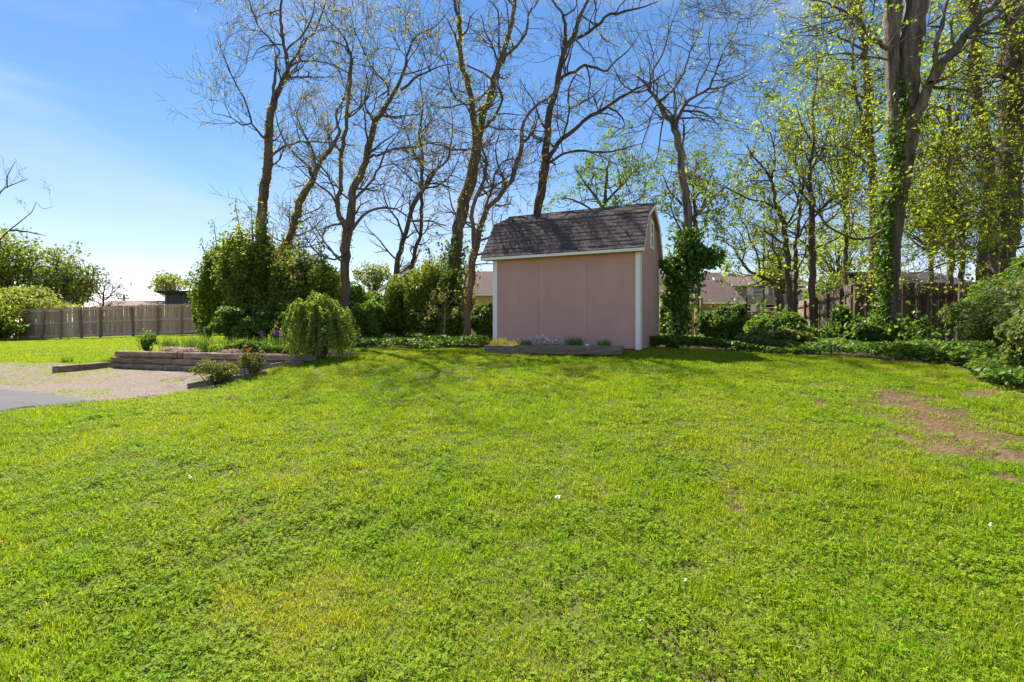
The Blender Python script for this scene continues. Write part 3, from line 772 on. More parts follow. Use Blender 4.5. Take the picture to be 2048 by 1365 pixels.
# two cut posts with a rail near the yellow house
hp = empty('wooden_gate_posts', W(1396, 660, 19)); tag(hp, 'pair of pale wooden posts with a cross rail before the yellow house', 'posts')
for px, top in ((1392, 590), (1403, 597)):
    x, y, zt = W(px, top, 19.0); zb = 1.0
    MB().box((x, y, (zt + zb) / 2), (.1, .1, zt - zb)).build('post', M['yellow_wood'], hp, .006)
    MB().box((x, y, zt + .015), (.14, .14, .03)).build('post_cap', M['white'], hp)
a, b = W(1380, 612, 19.06), W(1420, 618, 19.06)
beam('rail', a, b, .04, .1, M['yellow_wood'], hp, .004)
beam('rail', (a[0], a[1], a[2] - .7), (b[0], b[1], b[2] - .7), .04, .1, M['yellow_wood'], hp, .004)

# ------------------------------------------------------------------ houses beyond the yard
def gable_house(name, label, x0, x1, y0, dpt, zb, ze, zr, m_wall, m_roof, ridge='x', over=.35, rot=0.0, siding=0, gutter=True):
    """box of walls with a gabled roof; ridge along local x or y; built round its own base point"""
    cx, w = (x0 + x1) / 2, x1 - x0
    h = empty(name, (cx, y0 + dpt / 2, zb), rot); tag(h, label, 'house')
    H, Rz = ze - zb, zr - zb
    hw, hd = w / 2, dpt / 2
    if ridge == 'x':
        prof_ = [(-hd, 0), (hd, 0), (hd, H), (0, Rz - .05), (-hd, H)]
        MB().prism([(-hw, p[0], p[1]) for p in prof_], (w, 0, 0)).build('wall', m_wall, h, local=True)
        sl = (Rz - H) / hd
        mb = MB()
        for s in (-1, 1):
            e = (s * (hd + over), H - over * sl)
            mb.prism([(-hw - over, e[0], e[1]), (-hw - over, 0, Rz), (-hw - over, 0, Rz + .1), (-hw - over, e[0], e[1] + .1)], (w + 2 * over, 0, 0))
        mb.build('roof', m_roof, h, local=True)
        if gutter: MB().box((0, -hd - over - .06, H - over * sl + .02), (w + 2 * over, .11, .12)).build('gutter', M['white'], h, local=True)
    else:
        prof_ = [(-hw, 0), (hw, 0), (hw, H), (0, Rz - .05), (-hw, H)]
        MB().prism([(p[0], -hd, p[1]) for p in prof_], (0, dpt, 0)).build('wall', m_wall, h, local=True)
        sl = (Rz - H) / hw
        mb = MB()
        for s in (-1, 1):
            e = (s * (hw + over), H - over * sl)
            mb.prism([(e[0], -hd - over, e[1]), (0, -hd - over, Rz), (0, -hd - over, Rz + .1), (e[0], -hd - over, e[1] + .1)], (0, dpt + 2 * over, 0))
        mb.build('roof', m_roof, h, local=True)
        for s in (-1, 1):
            e = (s * (hw + over), H - over * sl)
            MB().prism([(e[0], -hd - over - .03, e[1] - .1), (0, -hd - over - .03, Rz - .1), (0, -hd - over - .03, Rz + .06), (e[0], -hd - over - .03, e[1] + .06)], (0, .028, 0)).build('rake_board', M['white'], h, local=True)
    if siding:
        n = int(w / siding)
        for i in range(n):
            MB().box((-hw + (i + .5) * w / n, -hd - .012, H / 2), (.05, .02, H)).build('batten', m_wall, h, local=True)
    return h, hw, hd
def window(h, x, z, w, hh, yf, shutters=False, m_frame=None):
    wn = empty('window', (x, yf, z)); adopt(wn, h, True)
    m_frame = m_frame or M['white']
    MB().box((0, -.01, 0), (w - .06, .02, hh - .06)).build('pane', M['glass'], wn, local=True)
    for s in (-1, 1):
        MB().box((s * (w / 2 - .03), -.03, 0), (.07, .06, hh)).build('frame', m_frame, wn, local=True)
        MB().box((0, -.03, s * (hh / 2 - .03)), (w - .132, .06, .07)).build('frame', m_frame, wn, local=True)
    MB().box((0, -.03, 0), (w - .132, .055, .05)).build('frame', m_frame, wn, local=True)
    if shutters:
        for s in (-1, 1): MB().box((s * (w / 2 + .2), -.025, 0), (.36, .05, hh)).build('shutter', M['white'], wn, local=True)

# yellow house right of the shed
Y0 = 27.0
h, hw, hd = gable_house('house', 'yellow-sided house with brown roof and small roof vent right of the shed', W(1335, 600, Y0)[0], W(1471, 600, Y0)[0], Y0, 6.0, .9, W(0, 600, Y0)[2], 1.5 + (668 - 549) * (Y0 + 3) / F, M['yellow_siding'], M['roof_brown'], siding=.42)
vx = W(1434, 0, Y0 + 2)[0] - h.location.x
MB().box((vx, -.85, 3.62), (.34, .34, .34)).build('roof_vent', M['white'], h, local=True)
pp = MB(); pp.box((hw + .42, -hd - .3, 1.0), (.09, .09, 3.0)); pp.build('downpipe', M['roof_dark'], h, local=True)
vs, qs = tubes([(np.array([(hw + .2, -hd - .25, 3.0), (hw + .36, -hd - .28, 3.15), (hw + .46, -hd - .3, 3.0), (hw + .47, -hd - .3, .2)]), np.full(4, .05))], 6)
# yellow house left of the shed
Y1 = 30.0
gable_house('house', 'pale yellow house with low brown roof just left of the shed', W(938, 0, Y1)[0], W(1120, 0, Y1)[0], Y1, 5.5, .9, W(0, 585, Y1)[2], 1.5 + (668 - 546) * (Y1 + 2.7) / F, M['yellow_siding'], M['roof_brown'], siding=.6)
# brick and tan house
Y2 = 40.0
x0, x1 = W(1470, 0, Y2)[0], W(1612, 0, Y2)[0]
h, hw, hd = gable_house('house', 'two-storey house with red brick ground floor and tan upper storey among trees', x0, x1, Y2, 8.0, .9, W(0, 569, Y2)[2], W(0, 540, Y2)[2], M['tan_siding'], M['roof_brown'], over=.5)
zb_, zt_ = W(0, 607, Y2)[2] - .9, W(0, 592, Y2)[2] - .9
MB().box((0, -hd - .06, zb_ / 2), (2 * hw, .12, zb_)).build('brick_wall', M['brick'], h, local=True)
MB().box((0, -hd - .2, (zb_ + zt_) / 2), (2 * hw + .02, .4, zt_ - zb_)).build('band', M['tan_siding'], h, local=True)
for px, py, w_, hh_, yf in ((1515, 581, .9, .75, -hd - .005), (1575, 581, .9, .75, -hd - .005), (1488, 616, 1.0, .62, -hd - .125), (1540, 616, 1.0, .62, -hd - .125), (1590, 616, 1.0, .62, -hd - .125)):
    window(h, W(px, 0, Y2)[0] - h.location.x, W(0, py, Y2)[2] - .9, w_, hh_, yf, True)
# grey gabled house behind the tree line
Y3 = 34.0
h, hw, hd = gable_house('house', 'grey house with stepped white-edged gables behind the bare trees', W(752, 0, Y3)[0], W(818, 0, Y3)[0], Y3 + .5, 8, .9, W(0, 556, Y3)[2], W(0, 525, Y3)[2], M['grey_siding'], M['roof_brown'], ridge='y', over=.25, rot=R(14))
w2 = MB(); 
zl = W(0, 548, Y3)[2] - .9; zlo = W(0, 580, Y3)[2] - .9
w2.prism([(-1.6, -hd - 2.2, 0), (1.3, -hd - 2.2, 0), (1.3, -hd - 2.2, zlo), (-.15, -hd - 2.2, zl - .1), (-1.6, -hd - 2.2, zlo)], (0, 2.1, 0)); w2.build('porch_wall', M['grey_siding'], h, local=True)
for s, xe in ((-1, -1.9), (1, 1.6)):
    MB().prism([(xe, -hd - 2.4, zlo - .16), (-.15, -hd - 2.4, zl), (-.15, -hd - 2.4, zl + .12), (xe, -hd - 2.4, zlo - .04)], (0, 2.35, 0)).build('porch_roof', M['roof_brown'], h, local=True)
    MB().prism([(xe, -hd - 2.44, zlo - .28), (-.15, -hd - 2.44, zl - .12), (-.15, -hd - 2.44, zl + .08), (xe, -hd - 2.44, zlo - .08)], (0, .035, 0)).build('rake_board', M['white'], h, local=True)
# low pale roof beyond the long fence
gable_house('house', 'low house with pale pinkish brown roof showing above the long fence', W(150, 0, 48)[0], W(345, 0, 48)[0], 48, 9, .9, 3.2, W(0, 603, 52)[2], M['tan_siding'], M['roof_pale'])
# dark flat-roofed outbuilding
Y5 = 36.0
ob = empty('outbuilding', (*W(375, 0, Y5)[:2], 1.0)); tag(ob, 'dark slate outbuilding with flat overhanging roof above the long fence', 'outbuilding')
xa, xb = W(330, 0, Y5)[0], W(440, 0, Y5)[0]; zt = W(0, 588, Y5)[2]
MB().box(((xa + xb) / 2, Y5 + 2, (1 + zt) / 2), (xb - xa, 4, zt - 1)).build('wall', M['slate_siding'], ob)
MB().box(((xa + xb) / 2, Y5 + 1.9, zt + .09), (xb - xa + .5, 4.7, .17)).build('roof', M['roof_dark'], ob)
n = 9
for i in range(n): MB().box((xa + (i + .5) * (xb - xa) / n, Y5 - .012, (1 + zt) / 2), (.05, .02, zt - 1)).build('batten', M['slate_siding'], ob)
# houses beyond the right fence
gable_house('house', 'low house with dark roof just above the dark right-hand fence', W(1790, 0, 26)[0], W(1950, 0, 26)[0], 26, 6, .9, W(0, 572, 26)[2], W(0, 548, 29)[2], M['brick'], M['roof_dark'])
gable_house('house', 'small pale building with light roof behind the receding plank fence', W(1650, 0, 36)[0], W(1740, 0, 36)[0], 36, 5, .9, W(0, 600, 36)[2], W(0, 578, 38)[2], M['white'], M['roof_pale'])
# utility pole
up = empty('utility_pole', (W(248, 0, 75)[0], 75, 1.0)); tag(up, 'distant wooden utility pole with one crossarm above the long fence', 'utility pole')
x, y, zt = W(248, 590, 75)
vs, qs = tubes([(np.array([(x, y, .8), (x, y, 4), (x, y, zt)]), np.array([.16, .14, .12]))], 8)
obj('pole', mesh_np('pole', vs, qs, mats=[M['pole']], smooth=True), up)
MB().box((x, y - .15, zt - .6), (1.7, .12, .14)).build('crossarm', M['pole'], up)
for k in (-.75, -.3, .3, .75): MB().box((x + k, y - .15, zt - .46), (.07, .07, .14)).build('insulator', M['white'], up)

# ------------------------------------------------------------------ trees
def catmull(P, step):
    P = np.asarray(P, float)
    if len(P) < 3:
        n = max(2, int(np.linalg.norm(P[1][:3] - P[0][:3]) / step)); k = np.linspace(0, 1, n)[:, None]; return P[0] * (1 - k) + P[1] * k
    E = np.vstack([2 * P[0] - P[1], P, 2 * P[-1] - P[-2]]); out = []
    for i in range(1, len(E) - 2):
        p0, p1, p2, p3 = E[i - 1], E[i], E[i + 1], E[i + 2]
        n = max(2, int(np.linalg.norm(p2[:3] - p1[:3]) / step)); t = np.linspace(0, 1, n, endpoint=False)[:, None]
        out.append(.5 * ((2 * p1) + (-p0 + p2) * t + (2 * p0 - 5 * p1 + 4 * p2 - p3) * t * t + (-p0 + 3 * p1 - 3 * p2 + p3) * t ** 3))
    out.append(P[-1:]); return np.vstack(out)

class Tree:
    def __init__(s, name, label, base, seed, bark='bark', group=None):
        s.e = empty(name, base); tag(s.e, label, 'tree', group)
        s.rng = np.random.default_rng(seed); s.stems = []; s.twigs = []; s.tips = []; s.bark = M[bark]
    def trace(s, pts, Y, drift=0.0, part='limb', sides=8, gnarl=.02, flare=False):
        """pts: (px, py, width px) down to up; Y depth at the first point, drift = depth change to the tip"""
        n = len(pts); A = []
        for i, (px, py, w) in enumerate(pts):
            y = Y + drift * (i / max(1, n - 1)) ** 1.2
            A.append((*W(px, py, y), max(.0055, w * (.36 if part == 'trunk' else .40) * y / F)))
        C = catmull(A, .14 if w > 4 else .18)
        C[1:, :3] += s.rng.normal(size=(len(C) - 1, 3)) * gnarl * np.minimum(1, C[1:, 3:4] * 18)
        C[:, 3] *= 1 + s.rng.uniform(-.07, .07, len(C))
        if flare:
            zb = C[0, 2]; C[:, 3] *= 1 + .55 * np.exp(-(C[:, 2] - zb) / .25)
        s.stems.append((C[:, :3], C[:, 3]))
        big = C[:, 3].max() > .07
        if big: sides = 26
        V, Qd = tubes([(C[:, :3], C[:, 3])], sides)
        if sides > 6:                                   # furrowed bark, knots and swellings
            ctr = np.repeat(C[:, :3], sides, 0); an = np.tile(np.arange(sides), len(C)) / sides; zz = np.repeat(np.arange(len(C)) * .14, sides)
            wob = (an * 2 * np.pi); cx_, cy_ = np.cos(wob), np.sin(wob)
            k = 1 + .16 * (vnoise(cx_ + 50 + s.rng.uniform(0, 40), cy_ + zz * .45, .9) - .5)
            if big: k = k + .15 * (vnoise(an * sides * .5 + 11, zz * .5, 1.0) - .5) + .12 * (vnoise(cx_ * 1.4 + 90, zz + cy_, .33) - .5)
            V = ctr + (V - ctr) * k[:, None]
        obj(part, mesh_np(part, V, Qd, mats=[s.bark], smooth=True), s.e)
        return s
    def grow(s, p, d, L, r, level, maxl, up=.1, gn=.32, kids=4):
        n = max(3, int(L / (.16 if level > 1 else .2)) + 1); st = L / (n - 1)
        pts = [p]; d = d / np.linalg.norm(d)
        jit = s.rng.normal(size=(n, 3)) * gn
        for i in range(n - 1):
            d = d + jit[i] * .6; d[2] += up * .5; d = d / np.linalg.norm(d); pts.append(pts[-1] + d * st)
        pts = np.array(pts); rad = np.linspace(r, max(.0035, r * .3), n)
        s.twigs.append((pts, rad))
        if level >= maxl: s.tips.append(pts)
        else:
            for k in range(kids):
                i = s.rng.integers(max(1, n // 4), n); i = min(i, n - 1)
                t = pts[i] - pts[i - 1]; t /= np.linalg.norm(t) + 1e-9
                q = s.rng.normal(size=3); q -= t * q.dot(t); q /= np.linalg.norm(q)
                s.grow(pts[i], t * .75 + q * s.rng.uniform(.4, 1.0), L * s.rng.uniform(.35, .7), max(.0045, rad[i] * .62), level + 1, maxl, up, gn, max(2, kids - 1))
            s.tips.append(pts[n // 2:])
    def spread(s, n, L=(.8, 2.2), zmin=3.0, maxl=3, up=.1, gn=.32, kids=4, stems=None, rmax=.04, tipw=1.0, flat=0.0):
        S = [s.stems[i] for i in stems] if stems is not None else s.stems
        cand = [(pts[i], pts[min(i + 1, len(pts) - 1)] - pts[i - 1], rad[i]) for pts, rad in S for i in range(1, len(pts)) if pts[i][2] > zmin]
        if not cand: return s
        w = np.array([1.0 / (c[2] + .03) ** tipw for c in cand]); w /= w.sum()
        for k in s.rng.choice(len(cand), n, p=w):
            p, t, r = cand[k]; t = t / (np.linalg.norm(t) + 1e-9)
            q = s.rng.normal(size=3); q -= t * q.dot(t); q[2] *= (1 - flat); q /= np.linalg.norm(q)
            s.grow(p, t * .45 + q, s.rng.uniform(*L), min(rmax, r * .6), 1, maxl, up, gn, kids)
        return s
    def finish(s, leaf=None, per_m=6, size=.05, scatter=.05, sides=3, up=.4, leafmat='leaf_bud', extra=None, width=.6, cap=60000, hang=0.0, clump=3):
        V, Qd = tubes(s.twigs, sides)
        mats = [s.bark, M[leafmat]]; qm = np.zeros(len(Qd), np.int32); rnd = np.zeros(len(V))
        if leaf:
            allp = []
            for pts in s.tips:
                seg = np.linalg.norm(np.diff(pts, axis=0), axis=1).sum(); k = s.rng.poisson(seg * per_m / clump)
                if k:
                    u = s.rng.uniform(0, len(pts) - 1, k); i = np.minimum(u.astype(int), len(pts) - 2); f = (u - i)[:, None]
                    allp.append(pts[i] * (1 - f) + pts[i + 1] * f)
            P = np.concatenate(allp) if allp else np.zeros((0, 3))
            if len(P) * clump > cap: P = P[s.rng.choice(len(P), cap // clump, False)]
            P = np.repeat(P, clump, 0) + s.rng.normal(size=(len(P) * clump, 3)) * scatter
            if extra is not None: P = np.vstack([P, extra])
            LV, LQ, LR = leaves(P, size, s.rng, up=up, width=width, hang=hang)
            Qd = np.vstack([Qd, LQ + len(V)]); qm = np.concatenate([qm, np.ones(len(LQ), np.int32)]); V = np.vstack([V, LV]); rnd = np.concatenate([rnd, LR])
        obj('crown', mesh_np('crown', V, Qd, mats=mats, qmat=qm, attrs={'rnd': rnd}), s.e)
        return s
    def clothe(s, stem, z0, z1, n, spread=.12, size=.07, leafmat='leaf_ivy', part='ivy', up=.3, side=None):
        """leaves of a climber held close to a stem between two heights"""
        pts, rad = s.stems[stem]; k = np.nonzero((pts[:, 2] > z0) & (pts[:, 2] < z1))[0]
        if not len(k): return s
        i = s.rng.choice(k, n); q = s.rng.normal(size=(n, 3)); q[:, 2] *= .3; q = unit(q)
        if side is not None: q = unit(q + np.array(side))
        lump = .4 + 1.2 * vnoise(pts[i][:, 2] * 1.3 + q[:, 0] * .6, q[:, 1] * .8 + 7, .5)
        P = pts[i] + q * (rad[i][:, None] + (np.abs(s.rng.normal(size=(n, 1))) * spread * lump[:, None])) + s.rng.normal(size=(n, 3)) * np.array([.03, .03, .08])
        V, Qd, r = leaves(P, size, s.rng, up=up, out=q, width=.8)
        obj(part, mesh_np(part, V, Qd, mats=[M[leafmat]], attrs={'rnd': r}), s.e)["kind"] = 'stuff'
        return s

G1 = 'tall bare trees along the back of the yard'
def gb_(px, Y):
    x = (px - CX) / F * Y; return (x, Y, zg(x, Y))
def gpy(px, Y):                                     # photograph row of the ground at that column and depth
    return HY + (CZ - zg((px - CX) / F * Y, Y)) * F / Y + 3

# 1 slender straight tree, left end of the line
Y = 17.0
t = Tree('bare_tree', 'tall slender bare tree at the left end, rising from the dark evergreen thicket', gb_(519, Y), 1, group=G1)
t.trace([(519, gpy(519, Y), 27), (521, 560, 26), (522, 454, 26), (527, 390, 25), (536, 320, 24), (538, 250, 21), (545, 206, 19), (556, 186, 15), (565, 165, 14), (574, 142, 12), (573, 118, 11), (570, 98, 9), (562, 53, 8), (562, 20, 6), (565, -40, 5), (560, -120, 2)], Y, .4, 'trunk', 10, flare=True)
t.trace([(547, 200, 9), (549, 163, 7), (553, 116, 5), (559, 103, 4), (538, 76, 4), (517, 53, 3.2), (507, 26, 2.5), (497, 0, 2), (490, -30, 1.2)], Y, -1.2)
t.trace([(573, 145, 8), (586, 118, 6), (604, 96, 5), (615, 74, 4.5), (628, 66, 4.5), (644, 26, 3.5), (652, 0, 2.5), (660, -40, 1.2)], Y, 1.4)
t.trace([(572, 103, 5), (586, 86, 4.5), (599, 76, 4), (615, 55, 3.5), (626, 28, 2.5), (630, -10, 1.5)], Y, -1.4)
t.trace([(528, 276, 7), (516, 262, 5.5), (504, 248, 5), (493, 208, 4.5), (472, 169, 3.5), (451, 121, 2.6), (433, 79, 1.4)], Y, -1.0)
t.trace([(502, 247, 4), (483, 250, 3.2), (462, 235, 2.4), (425, 227, 1.2)], Y - .5, -1.0)
t.trace([(541, 318, 7), (554, 304, 6), (567, 295, 5.5), (591, 286, 5), (625, 283, 4), (660, 286, 3), (690, 280, 1.5)], Y, -1.2)
t.trace([(575, 140, 6), (592, 126, 5), (615, 122, 4), (640, 124, 3), (668, 130, 2)], Y, .8)
t.spread(64, (.6, 1.9), 4.0, 3, kids=5).finish(True, 6.0, .045, .022)
t.clothe(0, 5.2, 9.2, 750, .05, .055, 'leaf_bud', 'climber')
# 2 leaning ivy tree
Y = 18.0
t = Tree('bare_tree', 'leaning bare tree with climber-wrapped trunk bending right above the thicket', gb_(566, Y), 2, group=G1)
t.trace([(566, gpy(566, Y), 22), (570, 560, 21), (575, 493, 20), (592, 437, 19), (603, 398, 18), (622, 365, 16), (638, 332, 13), (657, 301, 12), (670, 282, 10), (678, 262, 8), (672, 230, 6), (690, 190, 4.5), (700, 130, 3), (712, 60, 1.5)], Y, 1.0, 'trunk', 8, flare=True)
t.trace([(628, 360, 9), (615, 330, 6), (598, 318, 5), (575, 290, 4), (560, 262, 3), (550, 225, 1.8)], Y, -.8)
t.trace([(632, 352, 7), (630, 320, 5), (618, 285, 4), (600, 250, 3), (590, 215, 1.6)], Y + .2, 1.2)
t.trace([(640, 330, 6), (652, 345, 4.5), (668, 380, 3.5), (672, 420, 2.2)], Y, -.8)
t.spread(64, (.6, 1.8), 3.6, 3, kids=5).finish(True, 8.0, .05, .026, leafmat='leaf_bud')
t.clothe(0, 2.5, 7.0, 1500, .10, .07, 'leaf_bud', 'climber')
# 3 spreading forked tree
Y = 14.0
t = Tree('bare_tree', 'forked bare tree with twin fused trunk behind the weeping shrub', gb_(690, Y), 3, group=G1)
t.trace([(689, gpy(689, Y), 27), (690, 607, 23), (690, 543, 24), (694, 487, 26), (697, 454, 28), (704, 417, 22), (709, 376, 20), (720, 350, 18), (731, 324, 17), (741, 280, 15), (749, 248, 15), (760, 229, 14), (781, 198, 11), (799, 163, 9), (810, 132, 7), (818, 98, 6), (834, 71, 4.5), (868, 55, 3), (900, 20, 1.5)], Y, 1.0, 'trunk', 10, flare=True)
t.trace([(693, 458, 18), (684, 440, 14), (676, 420, 12), (680, 376, 11), (683, 320, 11), (687, 290, 10), (692, 240, 9), (699, 169, 8), (702, 119, 6.5), (697, 98, 5), (690, 80, 4), (676, 60, 3), (655, 40, 1.5)], Y, -.8, sides=8)
t.trace([(802, 180, 7), (828, 158, 6), (849, 148, 4.5), (881, 132, 3), (915, 128, 1.6)], Y + .6, -1.5)
t.trace([(776, 190, 6), (773, 169, 5), (749, 142, 4.5), (725, 98, 3.5), (707, 53, 2.6), (699, 15, 1.4)], Y + .6, 1.5)
t.trace([(733, 318, 8), (747, 312, 6.5), (762, 308, 6), (791, 298, 5), (834, 293, 4), (868, 285, 3), (900, 290, 1.6)], Y + .4, -1.4)
t.trace([(704, 459, 9), (725, 431, 7), (750, 420, 6), (781, 416, 5), (811, 431, 3.5), (830, 450, 2)], Y, -1.0)
t.trace([(710, 398, 7), (739, 367, 6), (759, 334, 5), (772, 300, 4), (800, 262, 2.5), (812, 220, 1.5)], Y, 1.2)
t.trace([(676, 415, 7), (664, 392, 5), (640, 372, 4), (612, 350, 3), (590, 330, 1.6)], Y, -1.5)
t.trace([(749, 246, 9), (738, 232, 6), (728, 205, 4.5), (735, 170, 3.2), (728, 130, 1.8)], Y + .5, -.8)
t.trace([(701, 135, 5), (706, 122, 4), (690, 96, 4), (672, 84, 3), (650, 82, 2)], Y - .6, -.6)
t.trace([(692, 505, 7), (668, 520, 5), (640, 508, 4), (620, 490, 3), (610, 470, 1.6)], Y, -1.2)
t.spread(105, (.6, 1.8), 3.2, 3, kids=5).finish(True, 7.0, .045, .024)
t.clothe(0, 3.4, 8.6, 900, .045, .05, 'leaf_bud', 'climber'); t.clothe(1, 4.2, 8.2, 450, .04, .05, 'leaf_bud', 'climber')
# 4 two thin trees
Y = 17.5
t = Tree('bare_tree', 'thin bare tree leaning right, seen against the grey house', gb_(780, Y), 4, 'bark_dark', group=G1)
t.trace([(780, gpy(780, Y), 17), (789, 570, 15), (800, 501, 14), (814, 454, 12), (831, 401, 11), (850, 378, 9), (873, 339, 7), (895, 320, 5), (905, 260, 3), (900, 200, 1.6)], Y, .8, 'trunk', 8, flare=True)
t.trace([(806, 480, 6), (795, 440, 5), (775, 415, 4), (765, 380, 2.5), (745, 350, 1.5)], Y, -.8)
t.trace([(848, 380, 5), (835, 370, 4), (812, 350, 3.5), (790, 330, 2.5), (775, 320, 1.5)], Y + .4, -1.2)
t.trace([(852, 376, 5), (880, 370, 4), (905, 345, 3), (920, 310, 1.8)], Y + .4, 1.2)
t.spread(50, (.6, 1.8), 3.2, 3, kids=4).finish(True, 6, .045, .024)
t = Tree('bare_tree', 'thin straight bare tree between the leaning ones, wavy near the base', gb_(825, 18.5), 5, 'bark_dark', group=G1)
Y = 18.5
t.trace([(824, gpy(824, Y), 13), (825, 551, 12), (831, 501, 11), (842, 459, 10), (844, 376, 9), (845, 320, 8), (838, 270, 6), (846, 215, 4.5), (840, 160, 3), (850, 110, 1.5)], Y, -.6, 'trunk', 8, flare=True)
t.trace([(844, 390, 5), (858, 350, 4), (880, 330, 3), (890, 290, 1.6)], Y, .9)
t.trace([(843, 330, 5), (825, 300, 4), (812, 262, 3), (800, 230, 1.6)], Y, -.9)
t.spread(45, (.6, 1.7), 3.5, 3, kids=4).finish(True, 6, .045, .024)
# 5 thick V tree
Y = 15.5
t = Tree('bare_tree', 'thick-trunked bare tree splitting in a high V left of the shed', gb_(898, Y), 6, group=G1)
t.trace([(898, gpy(898, Y), 40), (903, 590, 37), (908, 530, 35), (914, 471, 34), (925, 416, 34), (941, 365, 31), (949, 320, 27), (953, 290, 27), (963, 250, 19), (980, 195, 17), (994, 139, 17), (1008, 103, 14), (1021, 61, 12), (1030, 0, 10), (1036, -60, 7), (1045, -130, 3)], Y, .8, 'trunk', 10, flare=True)
t.trace([(954, 284, 18), (946, 237, 14), (941, 189, 13), (930, 148, 12), (920, 120, 11), (921, 70, 10), (913, 22, 8), (907, -10, 6), (900, -70, 3)], Y + .2, -.8)
t.trace([(968, 256, 9), (980, 244, 8), (991, 231, 8), (1005, 198, 6.5), (995, 173, 5), (1000, 150, 4)], Y + .2, -.6)
t.trace([(1000, 130, 10), (1012, 112, 8), (1027, 97, 7), (1052, 67, 6), (1058, 28, 4.5), (1075, 5, 3.5), (1090, -30, 2)], Y + .5, 1.2)
t.trace([(1002, 118, 5), (998, 85, 4.5), (998, 50, 4), (996, 22, 4), (980, 2, 2.5)], Y + .5, -1.2)
t.trace([(944, 210, 6), (930, 208, 5), (912, 196, 4.5), (898, 160, 4), (895, 120, 3), (882, 95, 1.6)], Y, -1.2)
t.trace([(948, 250, 4.5), (930, 210, 4), (905, 214, 3.5), (880, 216, 3), (855, 205, 1.6)], Y, 1.4)
t.trace([(950, 300, 6), (960, 310, 5), (972, 330, 4), (975, 365, 3), (985, 400, 1.8)], Y, -.8)
t.trace([(920, 75, 5), (935, 60, 4), (940, 35, 3), (955, 20, 1.5)], Y - .5, -.6)
t.trace([(934, 300, 6), (905, 300, 5), (880, 290, 4), (862, 288, 3), (840, 270, 1.8)], Y, -1.0)
t.spread(60, (.7, 2.1), 4.2, 3, kids=4).finish(True, 6.0, .045, .024)
t.clothe(0, 5.0, 9.5, 800, .05, .055, 'leaf_bud', 'climber'); t.clothe(1, 6.5, 11, 700, .04, .055, 'leaf_bud', 'climber'); t.clothe(0, 1.1, 4.2, 2600, .22, .08, 'leaf_ivy')
# 6 multi-stem tree next to the shed
Y = 13.0
t = Tree('bare_tree', 'curving multi-stemmed bare tree close to the left side of the shed', gb_(938, Y), 7, group=G1)
t.trace([(938, gpy(938, Y), 19), (936, 624, 18), (943, 569, 19), (946, 527, 20), (952, 494, 20), (964, 452, 16), (975, 418, 15), (995, 396, 14), (1022, 360, 13), (1034, 326, 12), (1044, 290, 11), (1044, 259, 9), (1055, 231, 8), (1072, 212, 7), (1105, 189, 5), (1125, 160, 3), (1140, 110, 1.5)], Y, .8, 'trunk', 10, flare=True)
t.trace([(949, 496, 13), (946, 455, 11), (946, 416, 10), (961, 377, 9), (971, 345, 8), (971, 315, 7), (963, 295, 5.5), (958, 270, 4), (945, 240, 2)], Y, -.5)
t.trace([(968, 440, 8), (972, 410, 7), (985, 378, 6), (990, 350, 5), (1005, 325, 4), (1025, 318, 3), (1045, 335, 1.5)], Y, -.9)
t.trace([(1044, 286, 8), (1056, 276, 7), (1064, 268, 6), (1072, 250, 4), (1076, 230, 2)], Y + .5, -.6)
t.trace([(1062, 270, 5), (1075, 278, 4), (1092, 284, 2.5)], Y + .4, .6)
t.trace([(938, 655, 9), (926, 620, 8), (930, 560, 7), (944, 520, 7)], Y + .25, 0)
t.trace([(953, 486, 6), (975, 476, 5), (995, 460, 3.5), (1004, 430, 2)], Y, .9)
t.spread(60, (.5, 1.7), 3.0, 3, kids=4).finish(True, 6.0, .045, .024)
t.clothe(0, 2.2, 4.6, 500, .07, .055, 'leaf_bud', 'climber')
# 7 behind the shed
Y = 15.0
t = Tree('bare_tree', 'tall bare tree rising directly behind the shed roof with long limbs to the right', gb_(1064, Y), 8, 'bark_dark', group=G1)
t.trace([(1064, gpy(1064, Y), 30), (1068, 520, 27), (1074, 430, 24), (1083, 380, 23), (1088, 334, 21), (1094, 278, 20), (1099, 223, 18), (1111, 181, 17), (1122, 125, 16), (1133, 95, 15), (1147, 72, 11), (1161, 31, 9), (1177, 0, 8), (1195, -60, 6), (1205, -130, 3)], Y, .8, 'trunk', 10, flare=True)
t.trace([(1133, 98, 10), (1131, 75, 9), (1130, 50, 8), (1125, 28, 6), (1113, 11, 5), (1098, -8, 4), (1085, -40, 2)], Y + .5, -1)
t.trace([(1127, 32, 5), (1142, 24, 4), (1154, 10, 3.5), (1152, -20, 2)], Y, -.6)
t.trace([(1140, 88, 9), (1160, 74, 8), (1180, 64, 8), (1200, 47, 7.5), (1211, 33, 6.5), (1236, 28, 6), (1264, 19, 5), (1289, 14, 3.5), (1317, 3, 2)], Y + .5, -1.2)
t.trace([(1230, 30, 4.5), (1240, 12, 3.5), (1256, -4, 2.5), (1275, -30, 1.5)], Y - .2, .5)
t.trace([(1120, 158, 9), (1136, 148, 8), (1150, 145, 7.5), (1169, 131, 7), (1194, 136, 6), (1214, 142, 5), (1233, 120, 4), (1255, 103, 3), (1278, 70, 1.6)], Y + .4, -1.5)
t.trace([(1172, 132, 4.5), (1178, 150, 4), (1181, 170, 3.5), (1176, 195, 2.5), (1185, 210, 1.4)], Y - .3, -.4)
t.trace([(1096, 318, 13), (1110, 298, 11), (1124, 278, 11), (1152, 256, 9.5), (1180, 234, 9), (1214, 214, 8), (1241, 195, 7), (1272, 178, 6), (1305, 164, 4.5), (1340, 140, 2.5)], Y, -1.8)
